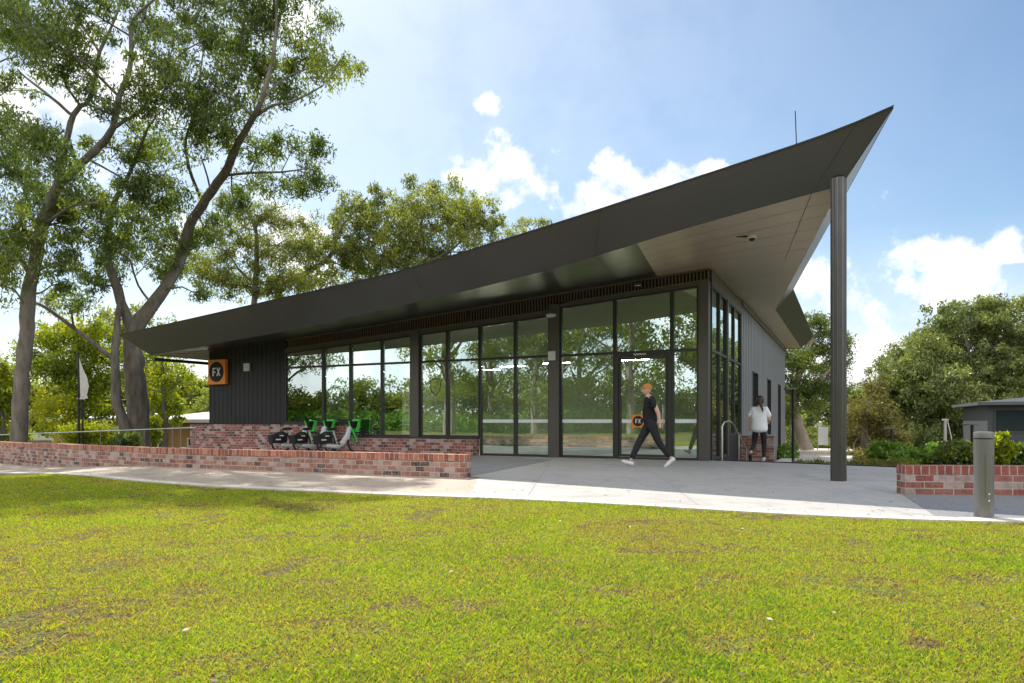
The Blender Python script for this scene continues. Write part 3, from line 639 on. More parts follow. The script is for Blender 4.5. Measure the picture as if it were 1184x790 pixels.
# east glazing
EH = 4.25
def ewin(y0, y1, zb):
    mb = MB(); fw = .05
    mb.box(-.07, .03, y0, y0+fw, zb, EH); mb.box(-.07, .03, y1-fw, y1, zb, EH); mb.box(-.07, .03, y0+fw, y1-fw, zb, zb+.06); mb.box(-.07, .03, y0+fw, y1-fw, EH-.05, EH); mb.box(-.07, .03, y0+fw, y1-fw, 2.64, 2.70)
    w = mb.build('window', M['frame'], pav)
    MB().box(-.025, -.015, y0+fw, y1-fw, zb+.06, 2.64).build('pane', M['glass'], w); MB().box(-.025, -.015, y0+fw, y1-fw, 2.70, EH-.05).build('pane', M['glass'], w)
for q in ((.21, 1.36, 0.), (1.37, 2.46, 0.), (2.66, 3.82, .55), (3.83, 5.14, .55)): ewin(*q)
MB().box(-.12, .05, 2.465, 2.655, 0, EH).build('post', M['post'], pav); MB().box(-.2, .04, 5.15, 5.30, -.6, 4.64).build('post', M['post'], pav)
MB().box(-.09, .035, .202, 5.15, EH+.002, 4.60).build('head_beam', M['post'], pav); MB().box(-.15, .0, 2.66, 5.15, -.8, .548).build('plinth', M['wallm'], pav)
MB().box(-.12, .02, .0, 2.66, -.8, -.002).build('plinth', M['wallm'], pav)
# manifestation band on the glass
for a, b in ((557, 595), (598, 635), (649, 709), (779, 807)):
    MB().box(T(a)+.03, T(b)-.03, .006, .010, .905, .995).build('safety_strip', M['frost'], pav)
MB().box(x0+.18, x1-.18, .004, .008, .905, .995).build('safety_strip', M['frost'], do)
# interior
inn = empty('interior', (0, 0, 0)); inn.parent = pav
MB().box(-16.6, -.2, .12, 8.4, -.06, .0).build('floor', M['infloor'], inn)
MB().box(-16.6, -.3, 8.4, 8.5, 0, 4.3).build('wall', M['inwall'], inn)
MB().box(-13.36, -13.26, .15, 8.39, 0, 3.1).build('partition', M['inwall'], inn)
MB().box(-11.2, -11.1, 3.2, 8.39, 0, 3.1).build('partition', M['inwall'], inn)
mb = MB(); n = 12
for i in range(n):
    a, b = -16.6+16.4*i/n, -16.6+16.4*(i+1)/n; mb.slabx(a, b, .13, 8.4, sof(a)-.12, sof(b)-.12, sof(a)-.06, sof(b)-.06)
mb.build('ceiling', M['inwall'], inn)
# grey FX square and crest on the glass
def letter_polys():
    Fp = [(0, 0), (.2, 0), (.2, .38), (.5, .38), (.5, .56), (.2, .56), (.2, .82), (.54, .82), (.54, 1), (0, 1)]
    Xp1 = [(0, 0), (.2, 0), (.70, 1), (.50, 1)]; Xp2 = [(.50, 0), (.70, 0), (.2, 1), (0, 1)]
    return Fp, Xp1, Xp2
def fx_logo(cx, cz, size, y, parent, face='logo_disc'):
    n = 40; r = size*.41
    MB().prism([(cx+r*math.cos(2*PI*k/n), cz+r*math.sin(2*PI*k/n)) for k in range(n)], lambda a, b, t: (a, t, b), y-.004, y).build(face, M['rubber'], parent)
    mb = MB(); s = size*.34; Fp, A, B = letter_polys(); ox = cx-s*.62; oz = cz-s*.5
    mb.prism([(ox+p[0]*s*.95, oz+p[1]*s) for p in Fp], lambda a, b, t: (a, t, b), y-.010, y-.005)
    mb.prism([(ox+s*.64+p[0]*s*.95, oz+p[1]*s) for p in A], lambda a, b, t: (a, t, b), y-.010, y-.005)
    mb.prism([(ox+s*.64+p[0]*s*.95, oz+p[1]*s) for p in B], lambda a, b, t: (a, t, b), y-.0105, y-.0055)
    mb.build('lettering', M['white'], parent)
dc = empty('door_sticker', Lw(T(738), 0, 0), AZ, label='small orange square FX sticker with black disc on the glass door', cat='sticker')
MB().box(-.16, .16, -.022, -.014, .79, 1.11).build('backing', M['orange'], dc); fx_logo(0, .95, .32, -.023, dc)
sg = empty('wall_sign', Lw((T(244)+T(265))/2, 0, 0), AZ, label='large orange box sign reading FX in a black disc on the charcoal end wall', cat='sign')
MB().box(-.41, .41, -.15, -.02, 2.20, 3.05).build('sign_box', M['orange'], sg, bevel=.01); fx_logo(0, 2.625, .84, -.152, sg)
# crest transfer on the fifth pane
cr = empty('window_crest', Lw(T(503), 0, 0), AZ, label='thin dark shield-shaped crest outline stuck on the glass left of the entrance', cat='sticker')
sh = [(-.17, .2), (0, .25), (.17, .2), (.17, 0), (.12, -.13), (0, -.25), (-.12, -.13), (-.17, 0)]; mb = MB()
mb.tube([(p[0], -.005+.016, 1.93+p[1]) for p in sh+[sh[0]]], .010, 4); mb.tube([(-.06, .011, 1.96), (0, .011, 1.88), (.06, .011, 1.96), (0, .011, 2.03), (-.06, .011, 1.96)], .010, 4); mb.build('outline', M['black'], cr)

# corner column, fluted
colw = P(969.5, 556, 11.0); mb = MB(); n = 64; prof = []
b = 0
for z in (0, .02, 4.80):
    for k in range(n):
        a = 2*PI*k/n; r = .118*(1-.07*max(0, math.cos(a*16/1.0))**2) if True else 0
        mb.v.append((r*math.cos(a), r*math.sin(a), z))
for i in range(2):
    for k in range(n): mb.f.append((i*n+k, i*n+(k+1) % n, (i+1)*n+(k+1) % n, (i+1)*n+k))
mb.f.append(tuple(reversed(range(n)))); mb.f.append(tuple(2*n+k for k in range(n)))
col = mb.build('column', M['column'], pav); lc = wl(colw.x, colw.y); col.location = (lc[0], lc[1], 0)
mb = MB()
for k in range(8):
    a = 2*PI*(k+.5)/8; mb.tube([(.113*math.cos(a), .113*math.sin(a), .02), (.113*math.cos(a), .113*math.sin(a), 4.79)], .013, 6)
mb.build('rib', M['column'], col, True)

# fixtures
cm = empty('security_camera', P(870, 276, 13.6)-Vector((0, 0, .0)), 0, label='white dome security camera under the pale soffit near the column', cat='camera')
cm.location = (4.70, 13.55, 4.50)
mb = MB(); mb.lathe([(.03, .02), (.085, .03), (.09, .09), (.08, .12), (.03, .125)], 20); mb.build('housing', M['white'], cm, True); MB().ell((0, 0, .02), (.06, .06, .05)).build('dome', M['black'], cm, True); MB().box(-.30, -.1, -.02, .02, .05, .09).build('bracket', M['black'], cm)
MB().lathe([(.02, .12), (.02, .32)], 8).build('stem', M['steel'], cm)
sl_ = empty('eave_floodlight', Lw(T(741), -.22, 4.28), AZ, label='tiny bright floodlight fixed above the louvres over the entrance door', cat='light')
MB().box(-.09, .09, -.09, .03, 0, .05).build('housing', M['post'], sl_, bevel=.008); MB().box(-.07, .07, -.085, .0, -.006, 0).build('lens', M['white'], sl_)
tag(MB().box(-.10, .10, -.05, .0, -.12, .12).build('access_panel', M['white'], bevel=.01), 'white square box fixed on the grey post left of the entrance glazing', 'control box').matrix_world = Matrix.Translation(Lw(T(640.5), -.122, 2.66)) @ Matrix.Rotation(AZ, 4, 'Z')
o = MB().box(-.13, .13, -.05, 0, -.13, .13).box(-.10, .10, -.056, -.05, -.10, .10).build('wall_vent', M['white'], bevel=.006); tag(o, 'white square vent box on the charcoal wall right of the orange sign', 'vent'); o.matrix_world = Matrix.Translation(Lw(T(286.5), -.02, 2.75)) @ Matrix.Rotation(AZ, 4, 'Z')
o = MB().ell((0, 0, 0), (.14, .08, .06)).build('post_lamp', M['white'], smooth=True); tag(o, 'small pale oval lamp at the top of the entrance post', 'light'); o.location = Lw(T(640), -.17, 3.72)
# interior things
for k, (px, py, loc_, lab) in enumerate(((540, 440, (-8.2, 4.2), 'short glowing strip light behind the glass, leftmost of the row'), (579, 433, (-6.8, 3.2), 'glowing strip light behind the glass, second from the left'), (622, 431, (-5.0, 2.6), 'glowing strip light behind the glass just left of the entrance post'), (700, 428, (-2.6, 2.6), 'glowing strip light seen through the tall pane right of the entrance post'))):
    o = empty('strip_light', Lw(loc_[0], loc_[1], 2.72), AZ, label=lab, cat='light', group='strip lights inside the glass hall')
    MB().box(-.45, .45, -.05, .05, .0, .05).build('housing', M['post'], o); MB().box(-.44, .44, -.04, .04, -.012, 0).build('diffuser', M['lampon'], o)
    MB().tube([(-.35, 0, .05), (-.35, 0, .9)], .006, 5).build('hanger', M['steel'], o); MB().tube([(.35, 0, .05), (.35, 0, .9)], .006, 5).build('hanger', M['steel'], o)
tv = empty('television', Lw(T(436)-1.0, 1.2, 0), AZ+.15, label='black screen on a black twin-pole floor stand behind the glass', cat='television')
MB().box(-.62, .62, -.03, .03, 1.25, 1.98).build('screen', M['black'], tv, bevel=.01); MB().tube([(-.08, .03, 0), (-.08, .03, 1.6)], .02, 8).tube([(.08, .03, 0), (.08, .03, 1.6)], .02, 8).build('stand', M['black'], tv); MB().box(-.4, .4, -.25, .3, 0, .04).build('base', M['black'], tv)
def bench(x, y, lab, rz, mat):
    b = empty('gym_bench', Lw(x, y, 0), AZ+rz, label=lab, cat='gym bench')
    MB().box(-.55, .55, -.14, .14, .42, .50).build('pad', mat, b, bevel=.02)
    MB().tube([(-.45, -.15, 0), (-.45, 0, .42), (-.45, .15, 0)], .02, 6).tube([(.45, -.15, 0), (.45, 0, .42), (.45, .15, 0)], .02, 6).tube([(-.46, 0, .40), (.46, 0, .40)], .025, 6).build('frame', M['steel'], b)
bench(-10.0, 1.4, 'low padded bench in front of the television behind the glass', .2, M['black'])
rk = empty('weight_rack', Lw(-11.9, 2.4, 0), AZ, label='steel rack with two shelves seen through the second pane from the left', cat='rack')
for z in (.5, 1.0, 1.5): MB().box(-.5, .5, -.2, .2, z, z+.04).build('shelf', M['steel'], rk)
MB().tube([(-.5, 0, 0), (-.5, 0, 1.7), (.5, 0, 1.7), (.5, 0, 0)], .025, 6).build('frame', M['black'], rk)
for z in (.5, 1.0): MB().ell((-.25, 0, z+.14), (.1, .1, .1)).ell((.05, 0, z+.14), (.1, .1, .1)).ell((.32, 0, z+.13), (.09, .09, .09)).build('weight', M['rubber'], rk, True)

# ------------------------------------------------------------------ low brick walls
def brick_wall(pts, zt, zb, label, th=.24, bm_='brick', cm_='coping', cop=.11):
    root = empty('brick_wall', (pts[0][0], pts[0][1], 0), 0, label=label, cat='wall')
    ox, oy = pts[0]; b = MB(); c = MB(); P2 = [Vector((p[0]-ox, p[1]-oy, 0)) for p in pts]
    nrm = []
    for i in range(len(P2)):
        d0 = (P2[min(i+1, len(P2)-1)]-P2[max(i-1, 0)]).normalized(); nrm.append(Vector((-d0.y, d0.x, 0)))
    if nrm[0].y < 0: nrm = [-n for n in nrm]
    for mb_, z0, z1, ins in ((b, None, lambda i: zt[i]-cop, .006), (c, lambda i: zt[i]-cop, lambda i: zt[i], 0)):
        for i in range(len(P2)-1):
            q = []
            for lev in (0, 1):
                for (k, s_) in ((i, 0), (i+1, 0), (i+1, 1), (i, 1)):
                    p = P2[k]+nrm[k]*(ins if s_ == 0 else th-ins); z = (zb[k] if z0 is None else z0(k)) if lev == 0 else z1(k); q.append((p.x, p.y, z))
            mb_.hexa(q)
    fused(b, 'brickwork', M[bm_], parent=root); o = fused(c, 'coping', M[cm_], parent=root)
    return root
brick_wall([(-.79, 11.5), (-3.0, 12.45), (-5.1, 13.36), (-7.3, 14.35), (-10.3, 16.35), (-12.55, 18.1)], [.39]*6, [-.1, -.1, -.15, -.2, -.4, -.45], 'long low red and whitewashed brick wall between the path and the bike terrace')
brick_wall([(-12.56, 18.12), (-16.5, 21.3), (-22, 25.7)], [.355]*3, [-.6]*3, 'lower brick wall continuing past the step at the far left edge')
brick_wall([(5.06, 8.9), (7.5, 8.72), (12, 8.4)], [.375]*3, [-.1]*3, 'short red brick planter wall behind the bollard at the right edge', bm_='brick_r', cm_='coping_r')
pl = empty('planter_wall', Lw(.03, 5.0, 0), AZ, label='pale pinkish brick wall beside the steps behind the walking woman', cat='wall')
MB().box(0, .95, 0, .22, -.9, .50).build('brickwork', M['brick_r'], pl); MB().box(-.0, .97, -.01, .24, .502, .55).build('capping', M['stone'], pl)
# steps down beside the glazing
for i in range(5):
    o = MB().box(.03, 2.2, .28+.32*i, .28+.32*(i+1)+.02, -.9, -.155*(i+1)).build('step', M['plaza']); o.matrix_world = Matrix.Translation(Lw(0, 0, 0)) @ Matrix.Rotation(AZ, 4, 'Z'); tag(o, kind='structure')
ed = [(4.93, 16.62), (6.14, 15.76), (7.98, 14.13), (12, 11.58)]; mb = MB()
for a, b in zip(ed[:-1], ed[1:]):
    a, b = Vector((*a, 0)), Vector((*b, 0)); n = Vector((-(b-a).y, (b-a).x, 0)).normalized()*.06
    mb.hexa([a-Vector((0, 0, .5)), b-Vector((0, 0, .5)), b+n-Vector((0, 0, .5)), a+n-Vector((0, 0, .5)), a+Vector((0, 0, .02)), b+Vector((0, 0, .02)), b+n+Vector((0, 0, .02)), a+n+Vector((0, 0, .02))])
tag(mb.build('edging', M['black']), 'dark metal edging along the back of the plaza', 'edging')
# stair handrail
hr = empty('handrail', Lw(.45, .25, 0), AZ, label='steel handrail running down the steps beside the corner glazing', cat='handrail')
MB().tube([(-.18, -.05, -.0), (-.18, -.05, .82), (-.14, 0, .92), (-.06, .08, .95), (0, .3, .90), (.2, 1.9, .05), (.2, 2.0, -.6)], .022, 8).build('rail', M['steel'], hr, True)
MB().tube([(.08, .85, .62), (.08, .85, -.5)], .018, 8).build('post', M['steel'], hr); MB().tube([(.16, 1.6, .22), (.16, 1.6, -.75)], .018, 8).build('post', M['steel'], hr)
# ramp handrail at left
hr = empty('handrail', (-10.5, 23.0, 0), 0, label='long thin steel handrail along the ramp behind the low brick wall', cat='handrail')
D = Vector((-.898, .44, 0)); r0, r1 = .73, .39; KK = 14
f = lambda k: D*k+Vector((0, 0, r0+(r1-r0)*k/11.5))
MB().tube([f(-.0), f(KK)], .022, 8).build('rail', M['steel'], hr, True)
for k in (.18, .75, 1.15, 2.6, 5.0, 7.3, 10.0, 12.9): MB().tube([f(k)-Vector((0, 0, .02)), f(k)-Vector((0, 0, 1.1))], .018, 6).build('post', M['steel'], hr)

# bollard
bo = empty('bollard', P(1137.5, 598, 6.85), 0, label='round olive-grey metal bollard standing in front of the right-hand brick wall', cat='bollard'); bo.location.z = 0; bo.scale = (.89, .89, 1)
MB().lathe([(.096, 0), (.096, .77)], 40).build('body', M['bollard'], bo, True)
MB().lathe([(.088, .77), (.088, .782)], 40).build('groove', M['black'], bo, True)
MB().lathe([(.098, .782), (.098, .835), (.094, .842), (.06, .846)], 40).build('cap', M['bollard'], bo, True)
for z in (.17, .235): MB().ell((-.005, -.096, z), (.009, .004, .009)).build('screw', M['white'], bo, True)
ht = MB()
for (x0_, x1_, z0_, z1_) in ((-.045, -.042, .2, .62), (.042, .045, .2, .62), (-.042, .042, .2, .203), (-.042, .042, .617, .62)):
    yy = lambda x: -math.sqrt(.0965**2-x*x)
    ht.hexa([(x0_, yy(x0_), z0_), (x1_, yy(x1_), z0_), (x1_, yy(x1_)+.003, z0_), (x0_, yy(x0_)+.003, z0_), (x0_, yy(x0_), z1_), (x1_, yy(x1_), z1_), (x1_, yy(x1_)+.003, z1_), (x0_, yy(x0_)+.003, z1_)])
ht.build('hatch', M['black'], bo)

# ------------------------------------------------------------------ bikes
def ring(mb, c, r, t, n=28, m=8):
    b = len(mb.v)
    for i in range(n):
        a = 2*PI*i/n
        for k in range(m):
            e = 2*PI*k/m; rr = r+t*math.cos(e); mb.v.append((c[0]+rr*math.cos(a), c[1]+t*math.sin(e), c[2]+rr*math.sin(a)))
    for i in range(n):
        for k in range(m): mb.f.append((b+i*m+k, b+((i+1) % n)*m+k, b+((i+1) % n)*m+(k+1) % m, b+i*m+(k+1) % m))
def make_bike():
    r = empty('share_bike', (0, 0, 0), 0, label='', cat='bicycle', group='green and white share bikes parked in a row')
    for cx in (0, 1.08):
        t = MB(); ring(t, (cx, 0, .33), .305, .028); w = t.build('wheel', M['rubber'], r, True)
        s = MB()
        for k in range(14): a = 2*PI*k/14; s.tube([(cx, 0.02*(-1)**k, .33), (cx+.285*math.cos(a), 0, .33+.285*math.sin(a))], .003, 4)
        ring(s, (cx, 0, .33), .28, .012, 24, 6); s.ell((cx, 0, .33), (.05, .05, .05)); s.build('spokes', M['steel'], w, True)
    f = MB(); f.tube([(-.05, .05, .25), (.2, .06, .22), (.45, .04, .22), (.62, .03, .32), (.78, 0, .58), (.86, 0, .80)], [.05, .07, .085, .09, .075, .055], 10)
    f.tube([(-.05, -.10, .25), (.2, -.10, .22), (.45, -.04, .22)], [.04, .06, .06], 8); f.tube([(.38, 0, .30), (.30, 0, .5), (.26, 0, .70)], [.045, .035, .025], 8); f.build('frame', M['white'], r, True)
    s = MB(); s.hexa([(.68, -.07, .42), (.76, -.10, .40), (.76, .10, .40), (.68, .07, .42), (.80, -.10, .80), (.86, -.11, .80), (.86, .11, .80), (.80, .10, .80)]); s.build('leg_shield', M['bgrey'], r, bevel=.015)
    b = MB(); b.hexa([(-.34, -.13, .30), (.14, -.13, .32), (.14, .13, .32), (-.34, .13, .30), (-.38, -.13, .56), (.16, -.13, .60), (.16, .13, .60), (-.38, .13, .56)]); bx = b.build('rear_box', M['black'], r, bevel=.02)
    MB().box(-.12, .02, -.139, -.132, .52, .55).build('sticker', M['white'], bx); MB().box(-.24, -.08, -.138, -.131, .40, .44).build('sticker', M['white'], bx)
    s = MB(); s.ell((.22, 0, .74), (.17, .08, .045)); s.ell((.14, 0, .74), (.10, .12, .05)); s.build('saddle', M['black'], r, True)
    s = MB(); s.tube([(.86, 0, .80), (.80, 0, 1.0)], [.026, .022], 8); s.build('stem', M['green'], r, True)
    h = MB(); h.tube([(.66, -.28, 1.02), (.78, -.16, 1.02), (.80, 0, 1.0), (.78, .16, 1.02), (.66, .28, 1.02)], .016, 8); hb = h.build('handlebar', M['black'], r, True)
    for q in (-1, 1): MB().tube([(.60, .33*q, 1.02), (.70, .245*q, 1.02)], .022, 8).build('grip', M['rubber'], hb, True)
    k = MB(); k.hexa([(.90, -.10, .76), (1.0, -.10, .76), (1.0, .10, .76), (.90, .10, .76), (.86, -.17, .98), (1.03, -.17, .98), (1.03, .17, .98), (.86, .17, .98)]); k.build('basket', M['black'], r, bevel=.01)
    k = MB(); k.hexa([(1.0, -.11, .64), (1.09, -.11, .64), (1.09, .11, .64), (1.0, .11, .64), (1.04, -.17, 1.03), (1.15, -.17, 1.03), (1.15, .17, 1.03), (1.04, .17, 1.03)]); k.build('front_panel', M['green'], r, bevel=.012)
    k = MB(); k.tube([(.88, 0, .78), (.93, .07, .62), (1.08, .07, .33)], [.03, .028, .02], 8); k.tube([(.88, 0, .78), (.93, -.07, .62), (1.08, -.07, .33)], [.03, .028, .02], 8); k.build('fork', M['green'], r, True)
    k = MB(); k.tube([(.74, 0, .62), (.74, .0, .7)], .01, 6); k.ell((1.1, 0, .655), (.03, .08, .03)); k.build('headlamp', M['steel'], r, True)
    k = MB(); k.tube([(.42, .1, .28), (.42, -.1, .28)], .02, 8); k.box(.45, .55, .1, .18, .16, .19); k.box(.29, .39, -.18, -.1, .37, .40); k.tube([(.42, .12, .28), (.5, .12, .18)], .012, 6); k.tube([(.42, -.12, .28), (.34, -.12, .38)], .012, 6); k.build('crank', M['black'], r, True)
    k = MB(); k.tube([(-.01, .08, .30), (-.08, .2, .02)], .012, 6); k.build('kickstand', M['black'], r)
    return r
bk0 = make_bike()
labs = ['green and white share bike with black rear box, leftmost of the three', 'green and white share bike in the middle between the two others', 'green and white share bike on the right, its front wheel fully visible']
for i, (px, Y) in enumerate(((325, 20.6), (349, 20.3), (377, 20.1))):
    o = bk0 if i == 0 else tree_copy(bk0)
    p = P(px, 500, Y); o.location = (p.x, p.y, .0); o.rotation_euler.z = R(50+(-4, 3, -2)[i]); o.scale = (.97,)*3; o['label'] = labs[i]

# ------------------------------------------------------------------ trees
def leaves(C, rad, per, L0, W0, droop, rs):
    """C: (n,3) centres of tufts; returns vertices of per*n narrow leaves"""
    n = len(C)*per; c = np.repeat(C, per, 0); rr = np.repeat(rad, per)
    d_ = rs.normal(0, 1, (n, 3)); d_ /= np.linalg.norm(d_, axis=1)[:, None]; p = c+d_*(rr*rs.random(n)**.5)[:, None]*np.array([1, 1, .85])
    a = rs.normal(0, 1, (n, 3)); a[:, 2] -= droop; a /= np.linalg.norm(a, axis=1)[:, None]
    b = np.cross(a, rs.normal(0, 1, (n, 3))); b /= np.linalg.norm(b, axis=1)[:, None]+1e-9
    l = (L0*(.65+.7*rs.random(n)))[:, None]; w = (W0*(.7+.6*rs.random(n)))[:, None]; nrm = np.cross(a, b)
    V = np.empty((n, 4, 3)); V[:, 0] = p-a*l*.5; V[:, 1] = p+b*w*.5+nrm*w*.15; V[:, 2] = p+a*l*.5; V[:, 3] = p-b*w*.5+nrm*w*.15
    return V.reshape(-1, 3)
def make_tree(name, label, Y, limbs, clumps, leaf, bark='bark', L0=.17, W0=.046, droop=1.1, per=60, dens=1., sub=.42, depth=1., group=None, seed=1, twig=.012, cat='tree', base=None, lift=None, slim=1.):
    """limbs: [ [(px,py,dY,r_m),...] ]; clumps: [(px,py,rx,ry[,dY])] measured at distance Y; built in real metres"""
    if lift:                            # the upper crown leans towards the lawn
        fl_ = lambda py: -lift[1]*min(1, max(0, (lift[0]-py)/130))
        limbs = [[(q[0], q[1], q[2]+fl_(q[1]), q[3]) for q in lm] for lm in limbs]; clumps = [(c[0], c[1], c[2], c[3], (c[4] if len(c) > 4 else random.gauss(0, 1)*depth)+fl_(c[1])) for c in clumps]
    rs = np.random.default_rng(seed); root_p = P(limbs[0][0][0], limbs[0][0][1], Y+limbs[0][0][2]) if base is None else Vector(base)
    root_p.z = float(g(root_p.x, root_p.y))-.08
    root = empty(name, root_p, 0, label=label, cat=cat, group=group)
    tb = MB(); nodes = []
    for li, lm in enumerate(limbs):
        pts = [P(q[0], q[1], Y+q[2]) if len(q) == 4 else Vector(q[:3]) for q in lm]; rad = [q[3] if len(q) == 4 else q[4] for q in lm]
        if li == 0: pts = [Vector((pts[0].x, pts[0].y, root_p.z-.15))]+pts; rad = [rad[0]*1.25]+rad
        # refine with catmull-rom
        out, ro = [], []
        for i in range(len(pts)-1):
            p0, p1, p2, p3 = pts[max(i-1, 0)], pts[i], pts[i+1], pts[min(i+2, len(pts)-1)]
            n = max(2, int((p2-p1).length/.35))
            for k in range(n):
                t = k/n; q = .5*((2*p1)+(-p0+p2)*t+(2*p0-5*p1+4*p2-p3)*t*t+(-p0+3*p1-3*p2+p3)*t**3)
                r_ = rad[i]+(rad[i+1]-rad[i])*t; q = q+Vector(rs.normal(0, 1, 3))*(r_*.07); out.append(q); ro.append(r_*slim*(1+rs.normal(0, .04)))
        out.append(pts[-1]); ro.append(rad[-1]*slim); tb.tube([q-root_p for q in out], ro, 12 if max(ro) > .12 else 7)
        nodes += [(q, r_) for q, r_ in zip(out, ro)]
    NP = np.array([tuple(q) for q, _ in nodes]); NR = np.array([r_ for _, r_ in nodes]); tops = NP[:, 2] > root_p.z+1.2 if len(NP) > 4 else np.ones(len(NP), bool)
    if tops.sum() > 3: NP, NR = NP[tops], NR[tops]
    TC, TR, TT = [], [], []
    for cl in clumps:
        px, py, rx, ry = cl[:4]; dY = cl[4] if len(cl) > 4 else rs.normal(0, 1.0)*depth; c = np.array(P(px, py, Y+dY)); sx, sz = rx/800*Y, ry/800*Y; sy = (sx+sz)*.5*(.8+.3*depth)
        dd = np.linalg.norm((NP-c)*np.array([1, 1, 1.25])-np.array([0, 0, -.5]), axis=1); k = int(np.argmin(dd)); a = Vector(NP[k]); r0_ = min(NR[k]*.6, .03+.02*sx)
        mid = (a+Vector(c))*.5+Vector((0, 0, .12*(Vector(c)-a).length))+Vector(rs.normal(0, .1, 3)); tb.tube([a-root_p, mid-root_p, Vector(c)-root_p], [r0_, r0_*.75, r0_*.4], 5)
        hubs = np.array([tuple(a.lerp(Vector(c), .5)), tuple(mid), tuple(c)])
        nsub = max(5, int(dens*sx*sz/(sub*sub)*5.6)); tn = rs.normal(0, .14)
        for _ in range(nsub):
            v = rs.normal(0, 1, 3); v /= np.linalg.norm(v); q = c+v*np.array([sx, sy, sz])*(rs.random()**.5*(1+.45*rs.random()**2))
            TC.append(q); TR.append(sub*(.55+.8*rs.random())); TT.append(tn+rs.normal(0, .10))
            h = hubs[int(np.argmin(np.linalg.norm(hubs-q, axis=1)))] if rs.random() < .75 else c
            if twig: m_ = (h+q)/2+rs.normal(0, .08, 3)+np.array([0, 0, .1]); tb.tube([Vector(h)-root_p, Vector(m_)-root_p, Vector(q)-root_p], [twig*1.5, twig, twig*.5], 3, False)
    tb.build('trunk', M[bark], root, True)
    C = np.array(TC)-np.array(root_p); V = leaves(C, np.array(TR), per, L0, W0, droop, rs); n = len(V)//4
    tone = np.clip(.45+np.repeat(np.array(TT), per)+rs.normal(0, .18, n), 0, 1)
    np_mesh('crown', V, (np.arange(n)*4)[:, None]+np.arange(4)[None], M[leaf], root, tone=tone)
    return root

make_tree('gum_tree', 'tall gum tree with one thick straight trunk at the far left', 23, [
    [(22, 520, 0, .36), (23, 470, 0, .33), (27, 420, 0, .31), (31, 380, 0, .30), (36, 330, 0, .28), (44, 280, 0, .26), (56, 240, -.2, .23), (70, 212, -.4, .2), (110, 175, -.6, .16), (130, 148, -.7, .14), (138, 112, -.8, .12), (148, 88, -.8, .11), (152, 60, -.8, .09), (152, 25, -.9, .07), (168, 8, -1, .05), (188, -12, -1, .04), (205, -60, -1, .02)],
    [(62, 228, -.2, .16), (85, 133, 0, .12), (100, 120, .1, .11), (110, 95, .2, .10), (115, 60, .2, .08), (126, 38, .3, .06), (140, 0, .3, .05), (150, -50, .2, .03)],
    [(85, 135, 0, .08), (50, 105, .3, .06), (30, 90, .5, .045), (20, 80, .6, .03)], [(115, 62, .2, .06), (106, 45, 0, .045), (88, 22, -.3, .03), (75, -10, -.4, .02)],
    [(134, 146, -.7, .09), (165, 127, -1.2, .06), (172, 112, -1.3, .05), (190, 98, -1.5, .045), (205, 66, -1.6, .035), (240, 44, -1.8, .02)], [(152, 60, -.8, .06), (160, 35, -.2, .05), (170, 8, .1, .03)],
    [(38, 320, 0, .14), (10, 280, .3, .09), (-20, 230, .5, .07), (-40, 120, .5, .05), (-10, 76, .4, .04), (20, 66, .3, .025)], [(-40, 120, .5, .05), (-50, 20, .5, .03)], [(50, 262, -.1, .1), (80, 240, -1, .05), (110, 235, -1.6, .03)]],
    [(40, 40, 55, 38), (12, 8, 45, 32), (72, 78, 40, 26), (8, 105, 26, 16), (98, 10, 38, 26), (172, 28, 38, 26), (195, 72, 34, 32), (160, 98, 22, 14), (60, 50, 40, 30), (130, 172, 32, 20), (28, 160, 36, 22), (12, 200, 40, 38), (62, 195, 34, 30), (92, 268, 38, 36), (28, 270, 38, 40), (108, 232, 34, 30), (62, 165, 30, 22), (170, 170, 32, 24), (152, 212, 32, 26), (4, 330, 16, 26), (80, 305, 26, 26), (125, 285, 28, 24), (0, 290, 30, 30), (60, 330, 20, 16), (60, 235, 36, 30), (130, 130, 26, 16), (0, 150, 30, 24), (190, 235, 26, 26),
     (30, -30, 70, 40), (110, -40, 60, 35), (200, -30, 50, 35), (-60, 40, 60, 50), (-60, 150, 50, 60), (-50, 260, 40, 50), (60, -90, 70, 40), (160, -100, 60, 40)], 'gum', per=80, dens=.78, seed=3, depth=1.4, slim=.74, sub=.40)
